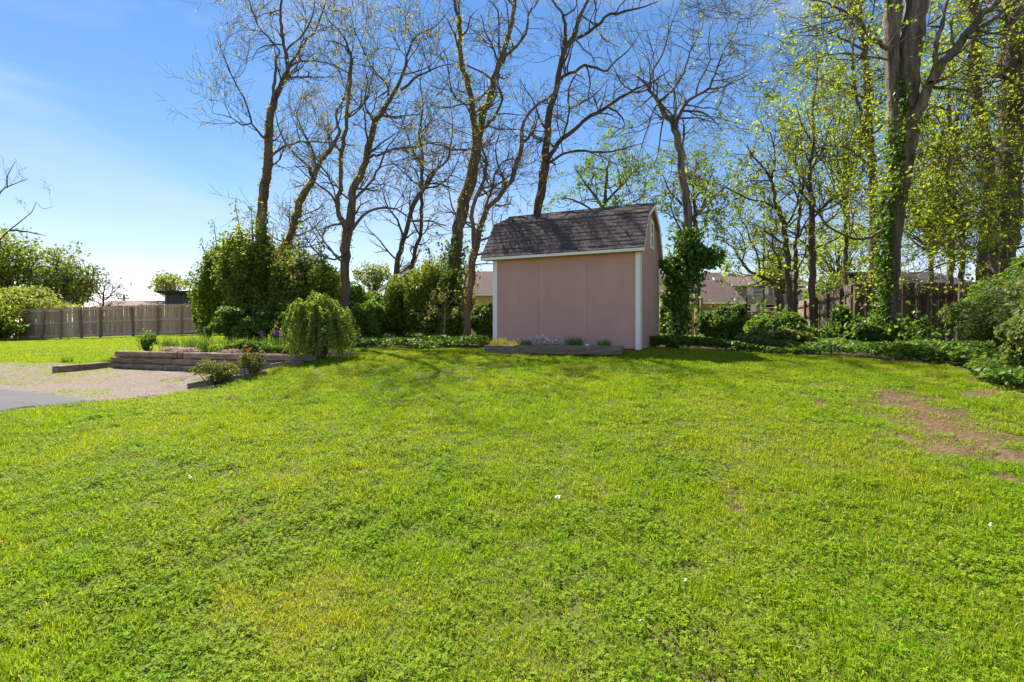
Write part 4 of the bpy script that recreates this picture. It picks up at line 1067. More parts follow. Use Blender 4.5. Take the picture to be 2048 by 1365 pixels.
t.trace([(1098, 326, 7), (1127, 309, 6.5), (1155, 301, 6), (1183, 305, 5.5), (1222, 303, 4.5), (1258, 295, 3), (1290, 285, 1.5)], Y, 1.2)
t.trace([(1128, 270, 6), (1138, 225, 5), (1138, 180, 4.5), (1152, 150, 3.5), (1170, 160, 2)], Y, .9)
t.trace([(1094, 262, 6), (1080, 240, 5), (1068, 205, 3.5), (1052, 180, 2.5), (1040, 160, 1.4)], Y, -1.0)
t.trace([(1214, 214, 5), (1235, 225, 4), (1250, 250, 3), (1232, 262, 1.6)], Y - 1, -.6)
t.trace([(1140, 218, 4.5), (1165, 205, 4), (1195, 185, 3), (1215, 160, 1.6)], Y, 1.2)
t.spread(55, (.6, 2.2), 5.0, 3, kids=4, up=.05).finish(True, 2.0, .045, .022)
# 8 ivy tree right of the shed
Y = 12.2
t = Tree('ivy_tree', 'pale-barked tree right of the shed with dark ivy around its lower trunk', gb_(1347, Y), 9, 'bark_pale')
t.trace([(1345, gpy(1345, Y), 26), (1352, 668, 22), (1360, 637, 21), (1362, 599, 20), (1368, 540, 22), (1374, 487, 24), (1377, 437, 24), (1373, 400, 22), (1364, 345, 20), (1357, 290, 19), (1351, 258, 18), (1345, 243, 15), (1332, 229, 14), (1314, 199, 11), (1299, 180, 7), (1288, 165, 5), (1270, 150, 3)], Y, .3, 'trunk', 10, flare=True)
t.trace([(1353, 258, 12), (1355, 240, 10), (1362, 222, 9), (1370, 210, 8), (1392, 191, 7), (1419, 176, 6), (1430, 150, 5), (1449, 97, 3.5), (1471, 67, 2), (1480, 30, 1.2)], Y, -.8)
t.trace([(1318, 204, 7), (1340, 187, 6), (1362, 157, 5), (1374, 125, 4), (1385, 94, 3.5), (1404, 56, 2.5), (1408, 15, 1.4)], Y, 1.0)
t.trace([(1300, 184, 6), (1302, 150, 4.5), (1318, 120, 4), (1329, 97, 3.5), (1344, 45, 2.5), (1362, 8, 1.4)], Y + .2, -.9)
t.trace([(1364, 222, 6), (1385, 223, 5), (1404, 225, 5), (1425, 238, 3.5), (1445, 262, 2)], Y, 1.0)
t.trace([(1415, 178, 5), (1440, 176, 4), (1467, 165, 3.2), (1505, 146, 1.6)], Y - .5, .8)
t.trace([(1296, 178, 5), (1280, 185, 4.5), (1262, 180, 4), (1240, 162, 3), (1225, 130, 2), (1215, 100, 1.2)], Y + .2, -.8)
t.trace([(1318, 206, 5), (1306, 222, 4), (1296, 255, 3.2), (1284, 290, 2.4), (1276, 318, 1.4)], Y, -.5)
t.trace([(1330, 228, 4.5), (1322, 260, 3.5), (1318, 300, 2.4), (1308, 330, 1.4)], Y, .8)
t.trace([(1392, 190, 4.5), (1400, 160, 4), (1420, 120, 3), (1416, 80, 2), (1428, 40, 1.2)], Y - .3, -.8)
t.trace([(1384, 440, 6), (1400, 425, 5), (1425, 400, 3.5), (1448, 375, 2)], Y, -.3)
t.trace([(1368, 470, 5), (1350, 440, 4), (1342, 410, 3), (1352, 375, 2)], Y, .3)
t.spread(85, (.5, 1.5), 5.0, 3, kids=4, up=.06).finish(True, 5.0, .05, .05, leafmat='leaf_pale')
t.clothe(0, 1.6, 3.9, 3600, .17, .085, 'leaf_ivy')
# ivy limb bulging to the right
rg = np.random.default_rng(77); C = np.array([W(1400, 510, Y - .1), W(1425, 515, Y - .2), W(1385, 545, Y), W(1350, 560, Y), W(1340, 530, Y + .1), W(1380, 505, Y), W(1345, 600, Y)])
kk = rg.integers(0, len(C), 3400); dd = unit(rg.normal(size=(3400, 3))); P = C[kk] + dd * (rg.uniform(.2, 1.15, (3400, 1)) ** .6) * np.array([.30, .30, .26])
V, Qd, r_ = leaves(P, .085, rg, up=.3, out=dd, width=.8)
obj('ivy', mesh_np('ivy', V, Qd, mats=[M['leaf_ivy']], attrs={'rnd': r_}), t.e)

# leafy trees behind shed and to the right
def leafy(name, label, px, Y, trunk, limbs, crown, seed, leafmat, n_spread=60, size=.09, per=14, bark='bark', group=None, ivy=None, L=(.6, 1.8), zmin=3.0, up=.12, gpx=None, cap=60000, scatter=.09, flat=0.0, maxl=3, kids=4, stems=None):
    t = Tree(name, label, gb_(px, Y), seed, bark, group)
    t.trace([(px, gpy(px, Y), trunk[0][2] * 1.1)] + trunk, Y, .4, 'trunk', 10, flare=True)
    for l, dr in limbs: t.trace(l, Y + .1, dr)
    t.spread(n_spread, L, zmin, maxl, kids=kids, up=up, flat=flat, stems=stems).finish(True, per, size, scatter * .75, leafmat=leafmat, cap=cap, up=.6, clump=5)
    if ivy: t.clothe(0, *ivy)
    return t
leafy('leafy_tree', 'small fresh green tree with open round crown behind the shed roof', 1205, 24, [(1205, 480, 12), (1208, 430, 11), (1212, 380, 9), (1215, 340, 6), (1220, 310, 3)],
      [([(1207, 420, 7), (1185, 385, 6), (1165, 360, 4), (1150, 335, 2)], -1), ([(1210, 405, 7), (1240, 375, 6), (1262, 350, 4), (1275, 325, 2)], 1), ([(1208, 440, 6), (1175, 415, 5), (1145, 400, 4), (1120, 395, 2)], .8), ([(1210, 440, 6), (1245, 415, 5), (1275, 400, 3.5), (1295, 385, 2)], -.8)],
      None, 21, 'leaf_mid', 60, .13, 9, L=(.8, 1.7), zmin=6.2, cap=9000, scatter=.12)
leafy('leafy_tree', 'small fresh green tree behind the pale trunk right of the shed', 1395, 21, [(1395, 520, 11), (1392, 460, 10), (1388, 410, 8), (1390, 360, 5), (1392, 320, 3)],
      [([(1390, 440, 6), (1365, 410, 5), (1342, 385, 3.5), (1325, 350, 2)], -1), ([(1390, 430, 6), (1420, 400, 5), (1445, 380, 3.5), (1462, 365, 2)], 1), ([(1389, 400, 5), (1415, 365, 4), (1430, 335, 2)], -.8), ([(1392, 455, 5), (1355, 440, 4), (1330, 425, 2)], .8)],
      None, 22, 'leaf_mid', 55, .12, 9, L=(.7, 1.5), zmin=5.0, cap=8000, scatter=.12)
G2 = 'slim trees among the shrubs on the right'
leafy('leafy_tree', 'slim dark tree with arching twigs, left one of the close pair behind the shrubs', 1582, 18, [(1581, 612, 17), (1576, 549, 15), (1569, 462, 13), (1556, 420, 11), (1550, 400, 9), (1542, 360, 8), (1527, 337, 6), (1505, 312, 4), (1494, 290, 2)],
      [([(1556, 420, 7), (1530, 405, 5), (1500, 400, 4), (1470, 385, 2.5), (1450, 372, 1.5)], -1.5), ([(1543, 362, 5), (1550, 320, 4), (1545, 280, 3), (1530, 240, 1.5)], 1), ([(1568, 460, 6), (1590, 420, 5), (1600, 370, 4), (1590, 310, 3), (1600, 250, 1.5)], -1), ([(1527, 338, 4), (1510, 345, 3), (1485, 360, 2), (1465, 380, 1.2)], .8), ([(1572, 490, 6), (1540, 470, 5), (1515, 452, 3), (1490, 448, 1.5)], 1.2)],
      None, 23, 'leaf_maple', 60, .085, 7, 'bark_dark', G2, zmin=3.2, cap=9000)
leafy('leafy_tree', 'very slim trunk, right one of the close pair behind the shrubs', 1592, 19, [(1591, 607, 11), (1591, 524, 10), (1594, 475, 9), (1600, 420, 7), (1606, 360, 5), (1600, 300, 3), (1608, 240, 1.5)],
      [([(1593, 480, 5), (1615, 440, 4), (1640, 415, 2.5), (1655, 380, 1.4)], -1), ([(1600, 410, 4), (1585, 370, 3), (1570, 340, 1.6)], 1)], None, 24, 'leaf_maple', 40, .085, 8, 'bark_dark', G2, zmin=3.2, cap=6000)
leafy('leafy_tree', 'straight dark trunk standing just left of the receding plank fence', 1626, 17.5, [(1625, 597, 17), (1625, 524, 16), (1624, 450, 14), (1622, 400, 12), (1620, 337, 9), (1628, 280, 7), (1625, 220, 5), (1635, 150, 3), (1630, 90, 1.5)],
      [([(1624, 440, 6), (1650, 410, 5), (1680, 395, 4), (1710, 400, 2)], -1.2), ([(1622, 410, 6), (1598, 380, 5), (1575, 360, 4), (1550, 352, 2)], 1.2), ([(1621, 340, 5), (1645, 300, 4), (1660, 250, 3), (1680, 215, 1.5)], 1), ([(1626, 290, 4), (1605, 250, 3), (1590, 205, 1.5)], -1), ([(1625, 500, 6), (1600, 480, 4), (1575, 472, 2)], -.6)],
      None, 25, 'leaf_maple', 80, .09, 8, 'bark_dark', G2, zmin=3.2, cap=12000)
leafy('leafy_tree', 'spindly sapling in front of the brick house', 1525, 22, [(1525, 629, 6), (1527, 560, 6), (1528, 500, 5), (1528, 432, 3), (1530, 380, 1.5)], [([(1528, 520, 3), (1545, 490, 2), (1560, 470, 1.2)], .5), ([(1528, 490, 3), (1510, 465, 2), (1500, 440, 1.2)], -.5)],
      None, 26, 'leaf_maple', 28, .09, 8, 'bark_dark', G2, L=(.5, 1.2), zmin=3.0, cap=2500)
leafy('leafy_tree', 'stout leaning tree with crooked limbs in front of the brick house', 1562, 21, [(1559, 609, 24), (1553, 580, 19), (1545, 566, 13), (1520, 552, 9), (1500, 545, 8), (1484, 525, 7), (1470, 500, 5), (1455, 488, 3), (1440, 480, 1.5)],
      [([(1520, 550, 6), (1515, 510, 5), (1500, 480, 4), (1490, 450, 2.5), (1470, 435, 1.5)], 1), ([(1552, 575, 8), (1560, 530, 6), (1545, 490, 5), (1550, 450, 3), (1540, 420, 1.5)], -1), ([(1484, 527, 4), (1490, 495, 3), (1480, 465, 2), (1462, 450, 1.2)], -.8)],
      None, 27, 'leaf_maple', 60, .10, 8, 'bark_dark', G2, L=(.6, 1.5), zmin=3.0, cap=9000)
leafy('leafy_tree', 'tall leafy tree with dark trunk left of the big forked trunk', 1748, 18.5, [(1748, 520, 24), (1747, 430, 22), (1745, 349, 20), (1737, 244, 19), (1734, 150, 18), (1722, 56, 16), (1715, 0, 14), (1708, -80, 8), (1704, -140, 3)],
      [([(1742, 300, 10), (1726, 255, 8), (1712, 190, 7), (1707, 150, 6), (1704, 45, 5), (1700, -30, 2)], -.8), ([(1740, 330, 6), (1700, 300, 5), (1660, 292, 4), (1625, 300, 2)], -1.5), ([(1735, 200, 6), (1690, 180, 5), (1650, 165, 4), (1615, 158, 2)], 1.2), ([(1728, 100, 6), (1690, 80, 5), (1650, 60, 3.5), (1600, 50, 1.8)], -1.2), ([(1742, 380, 6), (1700, 380, 5), (1665, 395, 3), (1640, 420, 1.6)], .8), ([(1736, 230, 6), (1765, 190, 5), (1790, 150, 4), (1800, 100, 2)], 1.5), ([(1720, 40, 5), (1700, 10, 4), (1680, -40, 2)], 1)],
      None, 28, 'leaf_maple', 150, .085, 10, 'bark', G2, L=(.7, 2.0), zmin=3.8, cap=15000, flat=.5, up=.02)
# big forked tree with ivy
Y = 11.6
t = Tree('big_forked_tree', 'massive forked tree wrapped in ivy in front of the dark right fence', gb_(1777, Y), 30, 'bark_pale')
t.trace([(1776, gpy(1776, Y), 44), (1779, 643, 36), (1785, 568, 31), (1788, 467, 36), (1797, 375, 46), (1806, 292, 60), (1812, 225, 56), (1817, 131, 52), (1830, 37, 52), (1836, -20, 48), (1845, -90, 36)], Y, .2, 'trunk', 14, flare=True, gnarl=.01)
t.trace([(1797, 300, 34), (1788, 187, 30), (1783, 94, 33), (1785, 0, 37), (1788, -80, 30)], Y + .1, .3, sides=12, gnarl=.01)
t.trace([(1815, 262, 30), (1826, 238, 26), (1850, 187, 23), (1887, 127, 21), (1932, 71, 18), (1966, 30, 16), (2000, 0, 13), (2060, -60, 8)], Y, -1.0, sides=10)
t.trace([(1862, 165, 14), (1869, 127, 12), (1880, 56, 10), (1895, 0, 8), (1905, -60, 4)], Y - .4, .6)
t.trace([(1776, 98, 12), (1760, 88, 10), (1741, 75, 9), (1725, 52, 8), (1711, 34, 7), (1680, 18, 5.5), (1655, 7, 4), (1620, 0, 2)], Y, -1.2)
t.trace([(1712, 36, 5), (1674, 41, 4), (1630, 52, 3), (1580, 64, 1.6)], Y - .8, -.5)
t.trace([(1711, 34, 5), (1690, 55, 4), (1640, 72, 3), (1590, 70, 1.4)], Y - .7, .5)
t.trace([(1720, 48, 4), (1700, 20, 3.5), (1690, -10, 2), (1680, -40, 1.4)], Y - .7, .5)
t.trace([(1776, 120, 5), (1730, 112, 4), (1670, 108, 3), (1600, 128, 2), (1560, 135, 1.2)], Y, -1.2)
t.trace([(1890, 124, 6), (1920, 105, 5), (1955, 75, 5), (1990, 65, 4), (2048, 55, 3)], Y - .5, -.8)
t.trace([(1932, 72, 5), (1960, 85, 4), (1985, 95, 3), (2030, 90, 1.6)], Y - .7, .7)
t.trace([(1790, 430, 9), (1760, 465, 8), (1725, 480, 7), (1690, 470, 6), (1660, 455, 5), (1630, 420, 4), (1600, 395, 3), (1580, 370, 1.6)], Y, -1.0)
t.trace([(1700, 472, 5), (1705, 440, 4), (1700, 400, 3), (1702, 350, 2)], Y - .5, .4)
t.trace([(1660, 455, 4), (1640, 465, 3), (1610, 480, 2), (1590, 500, 1.2)], Y - .6, -.4)
t.trace([(1716, 478, 3), (1690, 430, 2.6), (1650, 330, 2), (1618, 240, 1.6), (1604, 180, 1.2)], Y - .5, .6); t.trace([(1700, 474, 3), (1694, 400, 2.4), (1672, 300, 1.8), (1664, 215, 1.2)], Y - .5, -.3); t.trace([(1650, 445, 2.6), (1625, 400, 2.2), (1590, 330, 1.6), (1560, 270, 1.2)], Y - .7, .4)
t.spread(60, (.5, 1.6), 3.4, 3, kids=4, stems=[2, 3, 4, 5, 6, 7, 8, 9, 10, 11, 12, 13], flat=.3, up=.03).finish(True, 5, .085, .05, leafmat='leaf_maple')
t.clothe(0, 1.0, 5.0, 2600, .12, .085, 'leaf_ivy', side=(-1.5, .1, 0)); t.clothe(0, 4.6, 7.2, 900, .08, .085, 'leaf_ivy', side=(-1.3, -.2, 0)); t.clothe(0, .9, 1.7, 2500, .5, .085, 'leaf_ivy')
leafy('leafy_tree', 'grey straight trunk with yellow-green leaves right of the big forked tree', 1968, 13.8, [(1968, 560, 34), (1970, 500, 32), (1976, 420, 32), (1975, 337, 31), (1966, 262, 28), (1951, 187, 27), (1947, 94, 26), (1947, 0, 24), (1950, -80, 16), (1955, -150, 5)],
      [([(1970, 330, 8), (1930, 310, 7), (1890, 318, 5), (1850, 310, 3), (1820, 300, 1.5)], -1.5), ([(1966, 270, 7), (1920, 260, 6), (1880, 270, 4), (1850, 285, 2)], 1), ([(1972, 400, 8), (1935, 395, 6), (1900, 405, 5), (1860, 395, 2.5), (1830, 405, 1.5)], -1.5), ([(1973, 440, 8), (1930, 450, 6), (1880, 455, 4), (1840, 465, 2)], -1.2), ([(1950, 170, 7), (1990, 140, 6), (2020, 120, 4), (2050, 90, 2)], -1.2), ([(1948, 110, 7), (1910, 90, 6), (1870, 85, 4), (1840, 60, 2)], 1.5), ([(1976, 380, 7), (2005, 350, 6), (2040, 330, 4), (2070, 320, 2)], -1.2), ([(1974, 470, 7), (2000, 440, 6), (2040, 430, 4), (2080, 440, 2)], -1)],
      None, 31, 'leaf_maple', 130, .078, 10, 'bark', 'broad trees at the right edge', L=(.6, 1.7), zmin=3.0, cap=19000, flat=.55, up=0.0, scatter=.1)
leafy('leafy_tree', 'broad dark-barked trunk with fresh leaves at the right edge', 2022, 12.2, [(2008, 560, 62), (2010, 480, 58), (2014, 417, 56), (2022, 262, 54), (2026, 112, 54), (2030, 0, 54), (2034, -90, 44), (2040, -160, 20)],
      [([(2016, 330, 10), (1985, 300, 8), (1950, 295, 6), (1915, 320, 3), (1890, 340, 1.6)], -1.2), ([(2020, 260, 9), (2060, 230, 8), (2100, 200, 5), (2130, 180, 2)], -1), ([(2024, 160, 9), (1990, 150, 7), (1960, 170, 4), (1930, 190, 2)], -1.3), ([(2014, 420, 9), (1980, 430, 7), (1945, 440, 5), (1910, 470, 2.5)], -1.4), ([(2016, 450, 9), (2060, 430, 7), (2100, 440, 4)], -1), ([(2026, 60, 9), (1995, 20, 6), (1960, 0, 4), (1930, -30, 2)], 1.3)],
      None, 32, 'leaf_maple', 130, .075, 10, 'bark_dark', 'broad trees at the right edge', L=(.6, 1.6), zmin=2.8, cap=16000, flat=.5, up=0.0, scatter=.1, ivy=(1.0, 3.0, 1500, .12, .085, 'leaf_ivy'))
leafy('leafy_tree', 'thin crooked trunk in front of the dark right-hand fence', 1917, 12.0, [(1917, 690, 13), (1920, 585, 13), (1925, 535, 12), (1923, 467, 11), (1913, 420, 10), (1906, 400, 9), (1895, 367, 9), (1902, 300, 8), (1914, 270, 8), (1899, 255, 8), (1895, 221, 6), (1865, 214, 5), (1845, 208, 3), (1825, 215, 1.6)],
      [([(1897, 345, 4), (1870, 330, 3), (1850, 335, 2)], -.8), ([(1922, 470, 5), (1890, 490, 4), (1850, 500, 3), (1815, 520, 1.6)], -1), ([(1912, 418, 5), (1950, 400, 4), (1985, 410, 2)], -.8), ([(1924, 520, 5), (1880, 530, 4), (1840, 545, 2.5), (1815, 550, 1.4)], -.9)],
      None, 33, 'leaf_maple', 60, .07, 11, 'bark', None, L=(.5, 1.1), zmin=2.9, cap=6500, flat=.7, up=-.02, scatter=.08)

# trees beyond the long fence at the left
def crown_tree(name, label, px, Y, pyc, rx, rz, n, size, leafmat, seed, trunk_w=14, group=None, lobes=26, twig=26):
    t = Tree(name, label, gb_(px, Y), seed, 'bark_dark', group)
    k = Y / F
    c = np.array(W(px, pyc, Y)); rxm, rzm = rx * k, rz * k
    t.trace([(px, gpy(px, Y), trunk_w), (px + 2, pyc + rz * .6, trunk_w * .8), (px - 3, pyc, trunk_w * .5), (px + 3, pyc - rz * .7, 2)], Y, 0, 'trunk', 8, flare=True)
    rg = t.rng
    d = unit(rg.normal(size=(lobes, 3))); d[:, 2] = d[:, 2] * .95 - .12
    L = c + d * np.array([rxm, rxm * .9, rzm]) * rg.uniform(.35, .85, (lobes, 1)); lr = rg.uniform(.22, .42, lobes)
    for q in L[:twig]:
        p0 = np.array(t.stems[0][0][len(t.stems[0][0]) // 2]); t.grow(p0, q - p0, np.linalg.norm(q - p0), .05, 2, 3, .05, .15, 3)
    i = rg.integers(0, lobes, n); dd = unit(rg.normal(size=(n, 3))); dd[:, 2] += .25
    P = L[i] + dd * lr[i][:, None] * np.array([rxm, rxm, rzm * 1.0]) * rg.uniform(.45, 1.12, (n, 1))
    t.finish(True, 0.001, size, .1, leafmat=leafmat, extra=P, up=.4)
    return t
G3 = 'trees beyond the far end of the long fence'
crown_tree('leafy_tree', 'dense mid-green tree beyond the left end of the long fence', 115, 36, 552, 74, 66, 5200, .20, 'leaf_hedge', 41, group=G3, lobes=40)
crown_tree('leafy_tree', 'olive green tree at the far left edge beyond the fence', 10, 34, 532, 70, 84, 5200, .20, 'leaf_dark', 42, group=G3, lobes=40)
crown_tree('leafy_tree', 'pale blossoming bushy tree low beside the left fence end', 60, 31, 608, 92, 42, 9000, .16, 'leaf_pale', 43, group=G3)
crown_tree('leafy_tree', 'brownish small tree between the dense tree and the bare twiggy one', 155, 40, 580, 32, 32, 2600, .2, 'leaf_brown', 44, group=G3)
crown_tree('leafy_tree', 'dark green overhanging tree at the left edge shading the fence corner', -25, 28, 640, 65, 45, 7000, .16, 'leaf_dark', 45, group=G3)
t = Tree('bare_tree', 'small leafless twiggy tree behind the middle of the left fence', gb_(206, 38), 46, 'bark_dark', G3)
t.trace([(206, gpy(206, 38), 6), (206, 610, 5), (207, 590, 4), (210, 570, 2)], 38, 0, 'trunk', 6, flare=True)
t.spread(26, (.8, 2.0), 3.2, 3, up=.2).finish(True, 3, .12, .05, leafmat='leaf_brown')
t = Tree('bare_tree', 'crooked leafless tree at the far left edge above the hedges', gb_(2, 22), 47, 'bark_dark', G3)
t.trace([(-44, gpy(-44, 22), 9), (-36, 590, 8), (-26, 535, 6), (-14, 500, 4.5), (8, 471, 3.4), (38, 446, 2.6), (64, 424, 1.8), (72, 405, 1.2), (85, 418, 1), (105, 414, .8)], 22, -.6, 'trunk', 8, flare=True)
t.trace([(20, 462, 5), (45, 462, 4), (70, 468, 2.5), (92, 472, 1.2)], 21.6, .8); t.trace([(0, 494, 4), (-8, 430, 3.6), (0, 386, 3), (21, 371, 2.4), (55, 359, 1.4)], 22, .8)
t.trace([(14, 376, 3), (16, 350, 2), (30, 325, 1)], 22, .5)
t.spread(9, (.4, 1.1), 4.2, 3).finish(True, 3, .06, .03, leafmat='leaf_bud')
crown_tree('leafy_tree', 'round pale airy tree beside the dark outbuilding beyond the fence', 342, 55, 572, 42, 34, 1700, .26, 'leaf_pale', 48, 7, G3, lobes=30)
crown_tree('leafy_tree', 'hazy yellow-green tree behind the grey house and bare trunks', 880, 42, 545, 55, 50, 2600, .22, 'leaf_pale', 49, 8, None, lobes=26)
crown_tree('leafy_tree', 'distant pale spring tree seen between the two leftmost thin trunks', 745, 46, 555, 40, 40, 1500, .24, 'leaf_pale', 50, 7, None, lobes=26)
crown_tree('leafy_tree', 'yellow-green tree behind the brown roof of the house right of the shed', 1452, 44, 560, 30, 40, 1800, .22, 'leaf_maple', 51, 8, None)
crown_tree('leafy_tree', 'leafy yellow-green tree behind the receding plank fence', 1680, 30, 520, 75, 85, 3600, .15, 'leaf_maple', 52, 12, None, lobes=40)
crown_tree('leafy_tree', 'low leafy tree closing the view behind the receding plank fence', 1655, 27, 585, 62, 42, 3800, .14, 'leaf_hedge', 56, 10, None, lobes=44)
crown_tree('leafy_tree', 'airy spring tree over the roof of the brick house', 1560, 33, 540, 60, 55, 2600, .15, 'leaf_maple', 57, 9, None, lobes=44)
crown_tree('leafy_tree', 'leafy yellow-green tree filling the gap behind the dark right fence', 1860, 20, 420, 95, 130, 3600, .13, 'leaf_maple', 53, 14, None, lobes=46)
crown_tree('leafy_tree', 'tall leafy backdrop tree high behind the right-hand trunks', 1900, 22, 200, 130, 190, 4200, .14, 'leaf_maple', 54, 16, None, lobes=60)
crown_tree('leafy_tree', 'leafy tree crown high behind the slim trunks on the right', 1690, 24, 280, 85, 190, 2800, .13, 'leaf_maple', 55, 12, None, lobes=60)

# far wood that closes the horizon
rg = np.random.default_rng(88); n = 26000; tx = rg.uniform(-190, 190, n); hh = (2.2 + 3.6 * vnoise(tx + 500, tx * 0 + 3, 9.0) + 1.6 * vnoise(tx + 900, tx * 0 + 7, 2.6)) * (.55 + .45 * smooth(-75, -35, tx))
P = np.stack([tx, 105 + rg.normal(size=n) * 4, .9 + hh * rg.uniform(0, 1, n) ** .7], -1)
V, Qd, r_ = leaves(P, .75, rg, up=.3, width=.8)
o = obj('treeline', mesh_np('treeline', V, Qd, mats=[M['leaf_hedge']], attrs={'rnd': r_})); tag(o, 'low distant line of trees closing the horizon', 'treeline', kind='stuff')

# ------------------------------------------------------------------ shrubs
def shrub(name, label, x, y, rx, ry, h, n, size, leafmat, seed, group=None, lobes=22, cat='shrub', lumpy=(.25, .42), stems=5, width=.6, sprig=0, zc=.5, base=None):
    z0 = zg(x, y) if base is None else base
    e = empty(name, (x, y, z0)); tag(e, label, cat, group)
    rg = np.random.default_rng(seed)
    d = unit(rg.normal(size=(lobes, 3)))
    d[:, 2] = d[:, 2] * .9 + .1
    C = np.array([x, y, z0 + h * zc]) + d * np.array([rx, ry, h * .5]) * rg.uniform(.45, .82, (lobes, 1)); lr = rg.uniform(*lumpy, lobes)
    i = rg.integers(0, lobes, n); dd = unit(rg.normal(size=(n, 3))); dd[:, 2] += .2
    P = C[i] + dd * lr[i][:, None] * np.array([rx, ry, h * .62]) * (rg.uniform(.25, 1.1, (n, 1)) ** .6)
    P[:, 2] = np.maximum(P[:, 2], z0 + rg.uniform(0, .12, n) * h)
    od = unit((P - np.array([x, y, z0 + h * .4])) / np.array([rx, ry, h]))
    V, Qd, r = leaves(P, size, rg, up=.45, out=od, width=width)
    tw = []
    for k in range(stems + sprig):
        a = rg.uniform(0, 6.28); q0 = np.array([x + math.cos(a) * rx * .12, y + math.sin(a) * ry * .12, z0 - .03])
        tgt = C[rg.integers(0, lobes)]
        if k >= stems: tgt = tgt + np.array([0, 0, h * rg.uniform(.25, .5)])
        m_ = (q0 + tgt) / 2 + rg.normal(size=3) * .06
        tw.append((catmull([q0, m_, tgt], .2), None))
    tw = [(p, np.linspace(.022, .006, len(p)) * (.6 + h * .3)) for p, _ in tw]
    SV, SQ = tubes(tw, 5)
    obj('stems', mesh_np('stems', SV, SQ, mats=[M['bark_dark']], smooth=True), e).name = 'stem'
    if sprig:
        ex = np.concatenate([p[len(p) // 2:] for p, _ in tw[stems:]]); ex = np.repeat(ex, 10, 0) + rg.normal(size=(len(ex) * 10, 3)) * .07
        V2, Q2, r2 = leaves(ex, size, rg, up=.4, width=width); Qd = np.vstack([Qd, Q2 + len(V)]); V = np.vstack([V, V2]); r = np.concatenate([r, r2])
    obj('foliage', mesh_np('foliage', V, Qd, mats=[M[leafmat]], attrs={'rnd': r}), e)
    return e
def sh(label, px0, px1, pyt, Y, n, size, leafmat, seed, ryk=.8, pyb=None, **kw):
    """shrub spanning columns px0..px1 with its top at row pyt, standing on the ground at depth Y"""
    px = (px0 + px1) / 2; x = (px - CX) / F * Y; rx = (px1 - px0) / 2 * Y / F; zt = W(px, pyt, Y)[2]
    return shrub(kw.pop('name', 'shrub'), label, x, Y, rx, rx * ryk, zt - zg(x, Y), n, size, leafmat, seed, **kw)
G4 = 'dark thicket shrubs along the back of the yard'
sh('tall dark evergreen shrub at the right end of the long fence', 390, 540, 492, 17.6, 27000, .10, 'leaf_dark', 101, group=G4, lobes=44, sprig=22, lumpy=(.2, .36))
sh('high dark evergreen shrub around the foot of the slender straight tree', 432, 612, 455, 16.6, 30000, .10, 'leaf_dark', 102, group=G4, lobes=50, sprig=26, lumpy=(.18, .34))
sh('broad dark evergreen shrub behind the weeping shrub', 530, 696, 512, 16.0, 27000, .10, 'leaf_dark', 103, group=G4, lobes=44, sprig=20, lumpy=(.18, .34))
sh('dark shrub between the weeping shrub and the forked tree trunk', 615, 705, 560, 15.2, 13000, .09, 'leaf_dark', 118, group=G4, lobes=24)
sh('lower dark shrub filling the gap behind the purple irises', 405, 600, 606, 14.8, 19000, .085, 'leaf_ivy', 104, group=G4, lobes=70, lumpy=(.1, .24), sprig=10)
sh('light green bushy shrub poking out left over the long fence', 385, 440, 530, 19.0, 5000, .10, 'leaf_mid', 105, group=G4, lobes=18)
sh('bright-topped shrub right behind the forked tree trunk', 665, 770, 580, 15.5, 17000, .09, 'leaf_mid', 106, group=G4, lobes=26)
sh('low leafy shrub filling the gap right of the forked tree trunk', 690, 800, 602, 14.8, 14000, .085, 'leaf_mid', 119, group=G4, lobes=44, lumpy=(.15, .3), sprig=8)
sh('glossy shrub below the grey gabled house', 735, 845, 565, 15.6, 18000, .09, 'leaf_dark', 107, group=G4, lobes=26, sprig=5)
sh('tall loose shrub between the thin straight tree and the thick V tree', 800, 915, 540, 15.0, 18000, .085, 'leaf_dark', 108, group=G4, lobes=28, sprig=10)
sh('dark shrub at the foot of the thick V-shaped tree', 860, 945, 560, 14.4, 14000, .085, 'leaf_dark', 109, group=G4, lobes=26)
sh('dark evergreen shrub tucked against the left side of the shed', 940, 1012, 608, 13.4, 12000, .08, 'leaf_ivy', 110, group=G4, lobes=22)
sh('dark shrub against the right back corner of the shed', 1316, 1372, 600, 13.6, 9000, .08, 'leaf_ivy', 111, group=G4, lobes=18)
sh('rounded dark green shrub in front of the yellow house posts', 1392, 1510, 612, 13.6, 15000, .085, 'leaf_ivy', 112, lobes=48, lumpy=(.14, .3), group='shrubs right of the shed', sprig=14)
sh('bright green vine-covered shrub in front of the brick house', 1490, 1620, 625, 12.2, 18000, .085, 'leaf_mid', 113, lobes=56, lumpy=(.14, .3), group='shrubs right of the shed', sprig=14)
sh('low ivy mound at the lawn edge below the bright shrub', 1470, 1640, 660, 10.9, 13000, .075, 'leaf_hedge', 114, lobes=52, lumpy=(.14, .3), group='shrubs right of the shed', sprig=14, ryk=.5)
sh('shrub climbing the receding plank fence beside the corner post', 1660, 1712, 612, 13.3, 5000, .085, 'leaf_ivy', 115, lobes=36, lumpy=(.14, .3), group='shrubs right of the shed', sprig=14)
sh('small dark bush at the foot of the receding plank fence', 1600, 1680, 655, 12.8, 6000, .08, 'leaf_ivy', 116, lobes=36, lumpy=(.14, .3), group='shrubs right of the shed', sprig=14)
sh('ivy mound around the base of the massive forked tree', 1690, 1800, 648, 11.3, 12000, .085, 'leaf_ivy', 117, lobes=48, lumpy=(.14, .3), group='shrubs right of the shed', sprig=14, ryk=.6)
